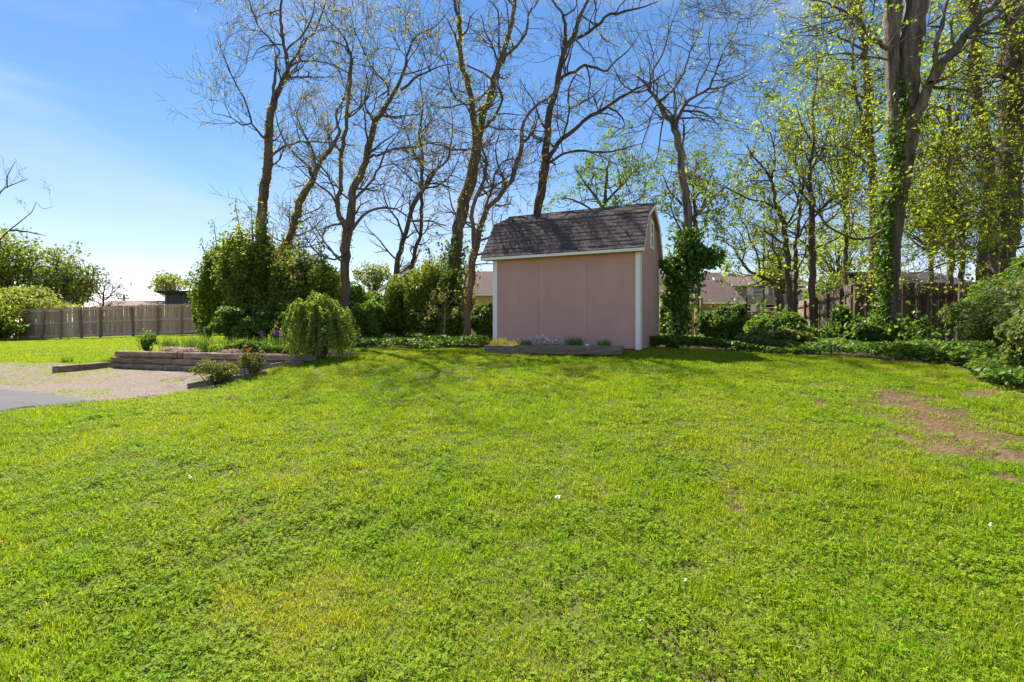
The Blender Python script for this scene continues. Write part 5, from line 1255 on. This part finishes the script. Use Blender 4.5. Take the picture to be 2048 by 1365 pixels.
# big clipped hedge bush at the right edge
shrub('hedge_bush', 'large grey-green leafy bush at the right edge of the lawn', 8.0, 7.7, 1.2, 1.3, 1.42, 42000, .062, 'leaf_hedge', 120, lobes=60, cat='bush', lumpy=(.16, .28), stems=9, sprig=10)
shrub('hedge_bush', 'taller leafy bush behind the large grey-green one, right edge', 9.2, 9.0, 1.2, 1.0, 1.85, 22000, .075, 'leaf_mid', 121, lobes=36, cat='bush', lumpy=(.2, .32), stems=7)
shrub('hedge_bush', 'ivy-covered bush nearest the camera at the right edge of the lawn', 6.75, 6.15, .85, .8, 1.05, 15000, .065, 'leaf_hedge', 122, lobes=50, cat='bush', lumpy=(.14, .28), stems=6, sprig=10)
# little upright tree in front of the thicket
Y = 13.2
t = Tree('sapling', 'small pale-stemmed sapling branching in front of the dark thicket', gb_(889, Y), 60, 'bark_pale')
t.trace([(889, gpy(889, Y), 6), (889, 640, 5), (890, 615, 4.5), (893, 598, 3.5), (898, 580, 2)], Y, 0, 'trunk', 8, flare=True)
t.trace([(889, 645, 3), (878, 625, 2.2), (866, 610, 1.4)], Y, -.3); t.trace([(890, 622, 3), (902, 606, 2.2), (913, 592, 1.4)], Y, .2); t.trace([(889, 638, 2.6), (875, 618, 2), (868, 596, 1.2)], Y, .4)
t.spread(26, (.25, .6), 1.8, 2, kids=3).finish(True, 14, .07, .04, leafmat='leaf_pale')

# weeping shrub at the right end of the retaining wall
def weeping(x, y, h, r, n_arch, seed):
    z0 = zg(x, y); e = empty('weeping_shrub', (x, y, z0)); tag(e, 'arching weeping shrub with pale green trailing sprays at the end of the timber wall', 'shrub')
    rg = np.random.default_rng(seed); tw = []; P = []; H = []
    for k in range(n_arch):
        a = rg.uniform(0, 6.283); q = rg.uniform() ** .7; ox, oy, oh = ((0, 0, 1.0), (.2, .04, .82), (-.24, -.05, .88), (.05, -.2, .8), (-.05, .2, .95))[k % 5]
        rr = r * (.2 + .75 * q) * rg.uniform(.8, 1.15); hh = h * oh * rg.uniform(.78, 1.05) * (1 - .12 * q)
        dx, dy = math.cos(a), math.sin(a)
        if k % 11 == 0: dx = -abs(dx); rr *= 1.2; hh *= 1.06
        u = np.linspace(0, 1, 14)
        rad = rr * u ** rg.uniform(.8, 1.1)
        pk = rg.uniform(.36, .58)
        up_ = np.sin(np.clip(u / pk, 0, 1) * np.pi / 2); dn = np.clip((u - pk) / (1 - pk), 0, 1) ** 1.5
        hz = np.maximum(hh * (up_ - dn * rg.uniform(.45, 1.05)), .03)
        pts = np.stack([x + ox * (.3 + .7 * np.minimum(1, u * 3)) + dx * rad, y + oy + dy * rad, z0 + hz], -1) + rg.normal(size=(14, 3)) * .014
        tw.append((pts, np.linspace(.009, .002, 14)))
        m_ = int(rg.integers(90, 150)); v = rg.uniform(4, 13, m_); i = np.minimum(v.astype(int), 12); f = (v - i)[:, None]
        P.append(pts[i] * (1 - f) + pts[i + 1] * f + rg.normal(size=(m_, 3)) * np.array([.014, .014, .018]))
    SV, SQ = tubes(tw, 4); obj('stem', mesh_np('stem', SV, SQ, mats=[M['bark']], smooth=True), e)
    P = np.concatenate(P); P[:, 2] = np.maximum(P[:, 2], z0 + .02)
    V, Qd, r_ = leaves(P, .036, rg, up=.3, width=.5, hang=.8)
    obj('foliage', mesh_np('foliage', V, Qd, mats=[M['leaf_weep']], attrs={'rnd': r_}), e)
weeping(-3.64, 9.7, 1.22, .62, 340, 130)

# rose bushes at the gravel edge
hx, hy = hit(412, 778); shrub('rose_bush', 'low yellowish rose bush on the gravel edge beside the short timber', hx, hy + .25, .36, .3, .36, 2600, .04, 'rose_leaf', 131, lobes=20, cat='bush', group='rose bushes at the gravel edge', stems=9)
hx, hy = hit(492, 760); e = shrub('rose_bush', 'small rose bush with red young leaves in front of the timber wall', hx, hy + .2, .24, .2, .42, 1300, .04, 'rose_leaf', 132, lobes=14, cat='bush', group='rose bushes at the gravel edge', stems=7)
rg = np.random.default_rng(9); P = np.array([hx - .06, hy + .2, zg(hx, hy) + .42]) + rg.normal(size=(36, 3)) * np.array([.11, .08, .05])
V, Qd, r_ = leaves(P, .045, rg); obj('foliage', mesh_np('foliage', V, Qd, mats=[M['red_leaf']], attrs={'rnd': r_}), e)

# flower bed behind the wall
def blades(name, label, cat, x, y, n, h, spread, w, material, seed, group=None, z=None, lean=.35, parent=None):
    z0 = zg(x, y) if z is None else z
    rg = np.random.default_rng(seed); V = []; 
    a = rg.uniform(0, 6.283, n); r = spread * np.sqrt(rg.uniform(size=n)); bx = x + np.cos(a) * r; by = y + np.sin(a) * r
    hh = h * rg.uniform(.6, 1.1, n); la = rg.uniform(0, 6.283, n); ln = np.abs(rg.normal(size=n)) * lean; tw = rg.uniform(0, 6.283, n)
    ww = w * rg.uniform(.7, 1.2, n); sx, sy = np.cos(tw) * ww / 2, np.sin(tw) * ww / 2
    B = np.stack([bx, by, np.full(n, z0 - .02)], -1); D = np.stack([np.cos(la) * ln, np.sin(la) * ln, np.ones(n)], -1); S = np.stack([sx, sy, np.zeros(n)], -1)
    M1 = B + D * hh[:, None] * .55 * np.array([.6, .6, 1]); T = B + D * hh[:, None] * np.array([1.1, 1.1, 1]); T[:, 2] -= ln * hh * .25
    V = np.stack([B - S, B + S, M1 + S * .8, M1 - S * .8, T], 1).reshape(-1, 3)
    b = np.arange(n) * 5
    Qd = np.stack([b, b + 1, b + 2, b + 3], -1); Td = np.stack([b + 3, b + 2, b + 4], -1)
    me = mesh_np(name, V, Qd, Td, mats=[M[material]], attrs={'rnd': np.repeat(rg.uniform(size=n), 5)})
    if parent is not None: return obj('leaf_tuft', me, parent), T
    e = empty(name, (x, y, z0)); tag(e, label, cat, group); obj('leaf_tuft', me, e)
    return e, T
def bedpos(px, back):
    t_ = t_of(px); p = wp(t_, -.16 - back); return float(p[0]), float(p[1])
x, y = bedpos(258, .25)
shrub('small_shrub', 'small rounded green shrub at the left corner of the flower bed', x, y, .21, .2, .42, 1300, .05, 'leaf_mid', 140, lobes=20, stems=6, lumpy=(.18, .4), sprig=8)
iris_g = 'clumps of iris leaves in the flower bed'
for k, (px, bk, lab) in enumerate(((282, .5, 'spear-leaved iris clump next to the small rounded shrub'), (308, .7, 'second iris clump from the small rounded shrub'), (335, .6, 'tallest spear-leaved iris clump in the middle of the bed'), (362, .8, 'iris clump just right of the tallest one'), (388, 1.0, 'sparse iris clump left of the purple blooms'))):
    x, y = bedpos(px, bk); blades('iris_clump', lab, 'plant', x, y, 95, .38 if k != 2 else .44, .26, .026, 'iris', 150 + k, iris_g, lean=.22)
def iris_bloom(px, bk, lab, seed, nfl):
    x, y = bedpos(px, bk); z0 = zg(x, y)
    e, T = blades('iris_clump', lab, 'plant', x, y, 70, .4, .22, .024, 'iris', seed, 'irises in bloom', lean=.2)
    rg = np.random.default_rng(seed + 1)
    for k in range(nfl):
        p = np.array([x + rg.normal() * .1, y + rg.normal() * .08, z0]); zt = .42 + rg.uniform(-.05, .08)
        SV, SQ = tubes([(np.array([p, p + [0, 0, zt * .5], p + [.01, 0, zt]]), np.array([.006, .005, .004]))], 5); obj('stalk', mesh_np('stalk', SV, SQ, mats=[M['iris']]), e)
        P = p + np.array([0.01, 0, zt + .02]) + rg.normal(size=(26, 3)) * np.array([.03, .03, .035])
        V, Qd, r_ = leaves(P, .045, rg, up=.1, width=.8); obj('bloom', mesh_np('bloom', V, Qd, mats=[M['purple_petal']], attrs={'rnd': r_}), e)
iris_bloom(440, .9, 'iris clump with two purple blooms, left of the pair', 160, 2)
iris_bloom(457, .9, 'iris clump with dark purple bloom in the middle of the bed', 163, 2)
iris_bloom(497, .8, 'iris clump with tall purple bloom nearest the weeping shrub', 166, 2)
for k, (px, bk, rx, hh, m_, lab, n_) in enumerate(((405, .35, .34, .2, 'leaf_weep', 'pale green mounding plant in the middle of the flower bed', 1800), (430, .55, .34, .26, 'leaf_mid', 'fresh green mounding plant left of the purple irises', 1800), (468, .4, .36, .28, 'leaf_mid', 'leafy green plant below the purple irises', 2200), (505, .35, .34, .25, 'leaf_mid', 'leafy green plant by the right end of the bed', 2000), (535, .5, .3, .24, 'leaf_dark', 'dark green plant beside the weeping shrub', 1600), (520, .9, .4, .36, 'leaf_mid', 'tall grassy plant behind the bed next to the weeping shrub', 2000))):
    x, y = bedpos(px, bk); shrub('bed_plant', lab, x, y, rx, rx * .7, hh, n_, .045, m_, 170 + k, lobes=14, cat='plant', group='low plants in the flower bed', stems=4)
for k, (px, bk, rx, lab) in enumerate(((318, .10, .32, 'tan-pink creeping phlox spilling over the left part of the wall'), (352, .06, .3, 'pink creeping phlox patch on top of the timber wall'), (443, .06, .24, 'small pink creeping phlox patch below the irises'))):
    x, y = bedpos(px, bk); rg = np.random.default_rng(180 + k); z0 = zg(x, y)
    e = empty('creeping_phlox', (x, y, z0)); tag(e, lab, 'flowers', 'phlox patches on the wall top')
    q = rg.normal(size=(900, 2)) * .45; P = np.stack([x + WD[0] * q[:, 0] * rx + WN[0] * q[:, 1] * .16, y + WD[1] * q[:, 0] * rx + WN[1] * q[:, 1] * .16, z0 + rg.uniform(.02, .1, 900)], -1)
    V, Qd, r_ = leaves(P[:350], .03, rg, up=.8); obj('foliage', mesh_np('foliage', V, Qd, mats=[M['leaf_mid']], attrs={'rnd': r_}), e)
    V, Qd, r_ = leaves(P[350:] + [0, 0, .03], .028, rg, up=1.2, width=.9); obj('blossom', mesh_np('blossom', V, Qd, mats=[M['pink_petal']], attrs={'rnd': r_}), e)
x, y = -9.0, 12.6
hx, hy = hit(128, 727); blades('grass_clump', 'little grass clump beside the left timber wing', 'plant', hx, hy + .1, 60, .2, .1, .012, 'iris', 190, lean=.3)

# planter plants
def pp_(u, v): q = pa + pd * u + pn * v; return q.x, q.y
plz = 1.23
for k, (u, v, n, h_, s_, m_, lab) in enumerate(((.22, .2, 190, .24, .17, 'lime', 'bright lime-yellow tuft at the left end of the planter'), (.54, .22, 130, .19, .13, 'lime', 'smaller lime tuft second from the left in the planter'), (.76, .22, 150, .21, .13, 'iris', 'green grassy tuft left of the white flowers'), (1.72, .2, 220, .28, .17, 'iris', 'largest green grassy tuft right of the white flowers'), (2.28, .18, 160, .21, .13, 'iris', 'small green tuft at the right end of the planter'))):
    x, y = pp_(u, v); blades('planter_tuft', lab, 'plant', x, y, n, h_, s_, .011, m_, 200 + k, 'tufts in the timber planter', z=plz, lean=.45)
for k, (u, v, n, lab, tall) in enumerate(((1.0, .25, 9, 'white-flowered plant left of centre in the planter with tall blooms', .24), (1.3, .28, 8, 'low white-flowered plant in the middle of the planter', .16))):
    x, y = pp_(u, v); rg = np.random.default_rng(210 + k)
    e, T = blades('white_flower_plant', lab, 'flowers', x, y, 90, .12, .2, .012, 'iris', 215 + k, 'white flowers in the timber planter', z=plz, lean=.7)
    for j in range(n):
        p = np.array([x + rg.normal() * .16, y + rg.normal() * .06, plz]); zt = tall * rg.uniform(.6, 1.0)
        SV, SQ = tubes([(np.array([p, p + [0.005, 0, zt * .6], p + [.01, 0, zt]]), np.array([.003, .003, .002]))], 4); obj('stalk', mesh_np('stalk', SV, SQ, mats=[M['iris']]), e)
        P = p + np.array([0.01, 0, zt]) + rg.normal(size=(12, 3)) * .012
        V, Qd, r_ = leaves(P, .03, rg, up=.5, width=.9); obj('bloom', mesh_np('bloom', V, Qd, mats=[M['white_petal']], attrs={'rnd': r_}), e)
rg = np.random.default_rng(220); q = rg.uniform(size=(700, 2)); P = np.array([[*pp_(.5 + a * 1.7, .12 + b * .5), plz + c] for (a, b), c in zip(q, rg.uniform(0, .05, 700))])
V, Qd, r_ = leaves(P, .03, rg, up=.8); o = obj('planter_ground_cover', mesh_np('planter_ground_cover', V, Qd, mats=[M['lime']], attrs={'rnd': r_})); tag(o, 'yellow-green ground cover between the planter tufts', 'ground cover', kind='stuff')
x, y = pp_(1.98, .06); MB().box((x, y, plz + .045), (.05, .05, .07)).build('plant_label', M['white'], None).name = 'plant_marker'
tag(bpy.data.objects['plant_marker'], 'small white marker standing in the planter', 'marker')

# ------------------------------------------------------------------ ivy ground cover
def ivy_cover(name, label, poly, n, size, hmax, seed, material):
    rg = np.random.default_rng(seed); P = np.array(poly); lo, hi = P.min(0), P.max(0); out = []
    while sum(map(len, out)) < n:
        q = rg.uniform(lo, hi, (n * 2, 2)); qj = q + (np.stack([vnoise(q[:, 0], q[:, 1], .5), vnoise(q[:, 0] + 30, q[:, 1], .5)], -1) - .5) * .7
        ok = in_poly(qj[:, 0], qj[:, 1], poly) & ~in_poly(q[:, 0], q[:, 1], shed_poly)
        d = np.hypot(q[:, 0], q[:, 1]); ok &= rg.uniform(size=len(q)) < np.clip(9.0 / d, .25, 1) ** 1.5
        ok &= rg.uniform(size=len(q)) < .3 + vnoise(q[:, 0] + 5, q[:, 1] + 8, .8) * 1.1
        out.append(q[ok])
    q = np.concatenate(out)[:n]
    hh = hmax * (.25 + .9 * vnoise(q[:, 0], q[:, 1], .9)) * rg.uniform(.1, 1, n) ** .6
    P3 = np.stack([q[:, 0], q[:, 1], Zg(q[:, 0], q[:, 1]) + .015 + hh], -1)
    V, Qd, r = leaves(P3, size, rg, up=1.1, width=.85)
    o = obj(name, mesh_np(name, V, Qd, mats=[M[material]], attrs={'rnd': r})); tag(o, label, 'ground cover', kind='stuff')
ivy_cover('ivy_ground_cover', 'low ivy ground cover at the foot of the thicket left of the shed', ivy_polys[0], 26000, .075, .26, 301, 'leaf_ivy')
ivy_cover('ivy_ground_cover', 'thick ivy ground cover along the right-hand edge of the lawn', ivy_polys[1], 85000, .07, .30, 302, 'leaf_ivy')

# ------------------------------------------------------------------ lawn: instanced tufts
def hidden_tuft(name, V, Qd, Td, rnd, material):
    me = mesh_np(name, V, Qd, Td, mats=[material], attrs={'rnd': rnd}, smooth=False)
    return bpy.data.objects.new(name, me)            # source geometry only, never linked to the scene
def tuft_grass(seed, n, h, spread, w, lean):
    rg = np.random.default_rng(seed)
    a = rg.uniform(0, 6.283, n); r = spread * np.sqrt(rg.uniform(size=n)); B = np.stack([np.cos(a) * r, np.sin(a) * r, np.full(n, -.008)], -1)
    hh = h * rg.uniform(.45, 1.15, n); la = rg.uniform(0, 6.283, n); ln = np.abs(rg.normal(size=n)) * lean + .1; tw = rg.uniform(0, 6.283, n); ww = w * rg.uniform(.7, 1.3, n)
    S = np.stack([np.cos(tw) * ww / 2, np.sin(tw) * ww / 2, np.zeros(n)], -1); D = np.stack([np.cos(la) * ln, np.sin(la) * ln, np.ones(n)], -1)
    M1 = B + D * hh[:, None] * .55 * np.array([.6, .6, 1]); T = B + D * hh[:, None]; T[:, 2] -= np.minimum(.45, ln * .35) * hh
    V = np.stack([B - S, B + S, M1 + S * .85, M1 - S * .85, T], 1).reshape(-1, 3); b = np.arange(n) * 5
    return V, np.stack([b, b + 1, b + 2, b + 3], -1), np.stack([b + 3, b + 2, b + 4], -1), np.repeat(rg.uniform(size=n), 5)
def tuft_clover(seed, n, h, spread, size):
    rg = np.random.default_rng(seed); P = []; 
    a = rg.uniform(0, 6.283, n); r = spread * np.sqrt(rg.uniform(size=n)); c = np.stack([np.cos(a) * r, np.sin(a) * r, h * rg.uniform(.25, 1, n)], -1)
    Vs, Rn = [], []
    for i in range(n):
        nr = unit(rg.normal(size=3) * .35 + np.array([0, 0, 1])); t0 = unit(np.cross(nr, rg.normal(size=3))); s = size * rg.uniform(.7, 1.25); rr = rg.uniform()
        for k in range(3):
            th = k * 2.094; ax = t0 * math.cos(th) + np.cross(nr, t0) * math.sin(th); bx = np.cross(nr, ax)
            Vs += [c[i], c[i] + ax * s * .55 + bx * s * .42 + nr * s * .1, c[i] + ax * s * .95, c[i] + ax * s * .55 - bx * s * .42 + nr * s * .1]; Rn += [rr] * 4
    V = np.array(Vs); return V, np.arange(len(V)).reshape(-1, 4), None, np.array(Rn)

def scatter(name, label, pts, rotz, scl, variants, tilt=.12, seed=1):
    rg = np.random.default_rng(seed); n = len(pts)
    me = bpy.data.meshes.new(name); me.vertices.add(n); me.vertices.foreach_set("co", np.asarray(pts, np.float32).ravel())
    rot = np.stack([rg.normal(size=n) * tilt, rg.normal(size=n) * tilt, rotz], -1).astype(np.float32)
    a = me.attributes.new("rot", 'FLOAT_VECTOR', 'POINT'); a.data.foreach_set("vector", rot.ravel())
    a = me.attributes.new("scl", 'FLOAT_VECTOR', 'POINT'); a.data.foreach_set("vector", np.asarray(scl, np.float32).ravel())
    a = me.attributes.new("vid", 'INT', 'POINT'); a.data.foreach_set("value", rg.integers(0, len(variants), n).astype(np.int32))
    o = obj(name, me); tag(o, label, name.replace('_', ' '), kind='stuff')
    ng = bpy.data.node_groups.new(name, 'GeometryNodeTree')
    ng.interface.new_socket("Geometry", in_out='INPUT', socket_type='NodeSocketGeometry'); ng.interface.new_socket("Geometry", in_out='OUTPUT', socket_type='NodeSocketGeometry')
    gi, go = ng.nodes.new('NodeGroupInput'), ng.nodes.new('NodeGroupOutput')
    g2i = ng.nodes.new('GeometryNodeGeometryToInstance')
    for v in variants:
        oi = ng.nodes.new('GeometryNodeObjectInfo'); oi.inputs['Object'].default_value = v; ng.links.new(oi.outputs['Geometry'], g2i.inputs[0])
    iop = ng.nodes.new('GeometryNodeInstanceOnPoints'); iop.inputs['Pick Instance'].default_value = True
    def na(nm, ty):
        q = ng.nodes.new('GeometryNodeInputNamedAttribute'); q.data_type = ty; q.inputs['Name'].default_value = nm; return q.outputs['Attribute']
    m2p = ng.nodes.new('GeometryNodeMeshToPoints')
    ng.links.new(gi.outputs[0], m2p.inputs[0]); ng.links.new(m2p.outputs[0], iop.inputs['Points']); ng.links.new(g2i.outputs[0], iop.inputs['Instance'])
    ng.links.new(na("vid", 'INT'), iop.inputs['Instance Index']); ng.links.new(na("scl", 'FLOAT_VECTOR'), iop.inputs['Scale'])
    e2r = ng.nodes.new('FunctionNodeEulerToRotation'); ng.links.new(na("rot", 'FLOAT_VECTOR'), e2r.inputs[0]); ng.links.new(e2r.outputs[0], iop.inputs['Rotation'])
    ng.links.new(iop.outputs[0], go.inputs[0])
    md = o.modifiers.new("scatter", 'NODES'); md.node_group = ng
    return o

g_var = [hidden_tuft('grass_tuft', *tuft_grass(400 + k, 44, (.046, .052, .042, .056, .05)[k], .08, .0042, .6), M['grass']) for k in range(5)]
c_var = [hidden_tuft('clover_tuft', *tuft_clover(420 + k, 24, .036, .08, .0115), M['clover']) for k in range(4)]
rg = np.random.default_rng(500)
planter_poly = [tuple((pa - pd * .03 - pn * .08).xy), tuple((pb + pd * .03 - pn * .08).xy), tuple((pb + pn * .62).xy), tuple((pa + pn * 1.0).xy)]
def lawn_ok(x, y):
    jx = x + (vnoise(x, y, .3) - .5) * .35; jy = y + (vnoise(x + 60, y, .3) - .5) * .35
    return ~in_poly(jx, jy, gravel_poly) & ~in_poly(x, y, drive_poly) & ~in_poly(x, y, shed_poly) & ~in_poly(x, y, planter_poly) & ~in_poly(jx, jy, ivy_polys[0]) & ~in_poly(jx, jy, ivy_polys[1]) & ~bed_in(x, y)
def lawn_pts(y0, y1, dens, kx=1.12, side=.6):
    area = (y1 - y0) * 2 * (kx * y1 + side); n = int(area * dens)
    y = rg.uniform(y0, y1, n); x = rg.uniform(-1, 1, n) * (kx * y1 + side); k = np.abs(x) < kx * y + side; x, y = x[k], y[k]
    k = lawn_ok(x, y); x, y = x[k], y[k]
    d = dirt(x, y); k = rg.uniform(size=len(x)) > d * 1.02; return x[k], y[k], d[k]
PX, PY, PD = [np.concatenate(a) for a in zip(lawn_pts(.6, 4, 430), lawn_pts(4, 7, 330), lawn_pts(7, 13.5, 230))]
cl = vnoise(PX, PY, .7) * .45 + vnoise(PX + 11, PY + 5, .2) * .35 + .1 * (PY < 3.6) + .05
isc = (cl + rg.normal(size=len(cl)) * .2 > .60) & (PY < 8.5)
lush = .62 + .7 * vnoise(PX + 3, PY + 21, .4) * (.6 + .8 * vnoise(PX + 70, PY + 33, 1.3)); lush *= 1 - .45 * PD
def put(name, label, x, y, s, variants, seed, hz=None):
    z = Zg(x, y); sc = np.stack([s, s, s if hz is None else hz], -1)
    return scatter(name, label, np.stack([x, y, z], -1), rg.uniform(0, 6.283, len(x)), sc, variants, seed=seed)
big = rg.uniform(size=len(PX)) < .035 * smooth(.45, .7, vnoise(PX + 41, PY + 13, .6)) * 3
lush = np.where(big, lush * 1.5, lush)
yx, yy = hit(600, 1225); ym = (np.hypot((PX - yx) / .5, (PY - yy) / .3) + (vnoise(PX + 5, PY, .25) - .5) * .9 + rg.normal(size=len(PX)) * .25) < 1
isc &= ~ym
y_var = [hidden_tuft('grass_tuft', *tuft_grass(440 + k, 60, .034, .08, .0036, .8), M['moss_grass']) for k in range(3)]
put('lawn_grass', 'yellowish short mossy grass patch in the lower left of the lawn', PX[ym], PY[ym], np.full(ym.sum(), 1.0), y_var, 506)
k = ~isc & ~ym
put('lawn_grass', 'bright green spring lawn grass over the whole slope', PX[k], PY[k], .85 + .3 * rg.uniform(size=k.sum()), g_var, 501, lush[k] * (.8 + .4 * rg.uniform(size=k.sum())))
put('clover', 'patches of clover and broad-leaved weeds mixed into the lawn', PX[isc], PY[isc], .8 + .45 * rg.uniform(size=isc.sum()), c_var, 502)
# far lawn beyond the wall, coarser
n = 26000; fx = rg.uniform(-40, -6, n); fy = rg.uniform(11, 30, n); kk = lawn_ok(fx, fy) & (fx > -1.25 * fy - 2) & (fx < -.25 * fy - 2); s_, t_ = wall_st(fx, fy); kk &= (s_ < 0) | (t_ < -.3)
put('lawn_grass', 'sunny upper lawn grass between timber wall and long fence', fx[kk], fy[kk], 1.5 + .8 * rg.uniform(size=kk.sum()), g_var, 503, .8 + .5 * rg.uniform(size=kk.sum()))
# thin weeds growing through the gravel
n = 5200; wx = rg.uniform(-13, -4, n); wy = rg.uniform(6.5, 12.5, n); wk = in_poly(wx, wy, gravel_poly) & ~in_poly(wx, wy, drive_poly) & (vnoise(wx * .6, wy * 1.4, .8) * .7 + vnoise(wx + 9, wy, .25) * .3 + np.clip(-(wx + 8.2) * .1, 0, .22) > .57)
put('gravel_weeds', 'thin grass and weeds growing through the gravel', wx[wk], wy[wk], .7 + .4 * rg.uniform(size=wk.sum()), g_var, 504, .5 + .5 * rg.uniform(size=wk.sum()))
# loose stones and bark chips on the gravel
peb = []
for k in range(4):
    q = np.random.default_rng(600 + k); v = np.array([(-1, -1, -1), (1, -1, -1), (1, 1, -1), (-1, 1, -1), (-1, -1, 1), (1, -1, 1), (1, 1, 1), (-1, 1, 1)], float) * np.array([1, .7, .45]) * .014 * q.uniform(.5, 1.4, (8, 3))
    peb.append(hidden_tuft('gravel_stone', v, np.array([(3, 2, 1, 0), (4, 5, 6, 7), (0, 1, 5, 4), (1, 2, 6, 5), (2, 3, 7, 6), (3, 0, 4, 7)]), None, np.zeros(8), M['pebble']))
n = 26000; wx = rg.uniform(-13.5, -4, n); wy = rg.uniform(6.5, 12.5, n); wk = in_poly(wx, wy, gravel_poly) & ~in_poly(wx, wy, drive_poly)
o = put('gravel', 'loose stones and bark chips of the gravel area', wx[wk], wy[wk], .5 + 1.0 * rg.uniform(size=wk.sum()), peb, 505)
lv = []
for k in range(4):
    V, Qd, r_ = leaves(np.zeros((1, 3)), .07, np.random.default_rng(620 + k), up=2.5, width=.6); lv.append(hidden_tuft('dry_leaf', V, Qd, None, np.full(4, .2 + .2 * k), M['dry_leaf']))
n = 2600; wx = rg.uniform(-13.5, -4, n); wy = rg.uniform(6.5, 12.5, n); s_, t_ = wall_st(wx, wy)
wk = in_poly(wx, wy, gravel_poly) & ~in_poly(wx, wy, drive_poly) & (rg.uniform(size=n) < np.clip(1.1 - s_ * .35, .12, 1))
o = put('leaf_litter', 'brown leaf litter blown against the timber wall on the gravel', wx[wk], wy[wk], .6 + .7 * rg.uniform(size=wk.sum()), lv, 507)

# fallen leaves and petals one can pick out on the lawn
def litter(px, py, size, material, label, seed, nl=1, name='fallen_leaf', cat='leaf', lift=.05):
    x, y = hit(px, py); q = np.random.default_rng(seed); P = np.array([x, y, zg(x, y) + lift]) + q.normal(size=(nl, 3)) * size * .35 * (nl > 1)
    V, Qd, r_ = leaves(P, size, q, up=1.0, width=.8); o = obj(name, mesh_np(name, V, Qd, mats=[M[material]], attrs={'rnd': r_})); o.data.update(); tag(o, label, cat)
litter(1117, 1011, .028, 'white_petal', 'white blossom lying on the lawn in the middle of the picture', 1, 5, 'fallen_blossom', 'blossom')
litter(381, 968, .022, 'white_petal', 'white blossom lying on the lawn at the left', 2, 4, 'fallen_blossom', 'blossom')
litter(465, 800, .06, 'dry_leaf', 'curled dry leaf on the lawn below the rose bushes', 3, 3)
litter(3, 1097, .05, 'red_leaf', 'red leaf at the lower left edge of the lawn', 4, 2)
litter(2, 915, .06, 'dry_leaf', 'brown leaf at the left edge of the lawn', 5, 2)
litter(1985, 1075, .03, 'white_petal', 'white petal on the lawn at the right', 6, 3, 'fallen_blossom', 'blossom')
litter(1372, 1182, .022, 'white_petal', 'white petal low on the lawn right of centre', 7, 2, 'fallen_blossom', 'blossom')
litter(1285, 1258, .02, 'white_petal', 'white petal near the bottom of the lawn', 8, 2, 'fallen_blossom', 'blossom')
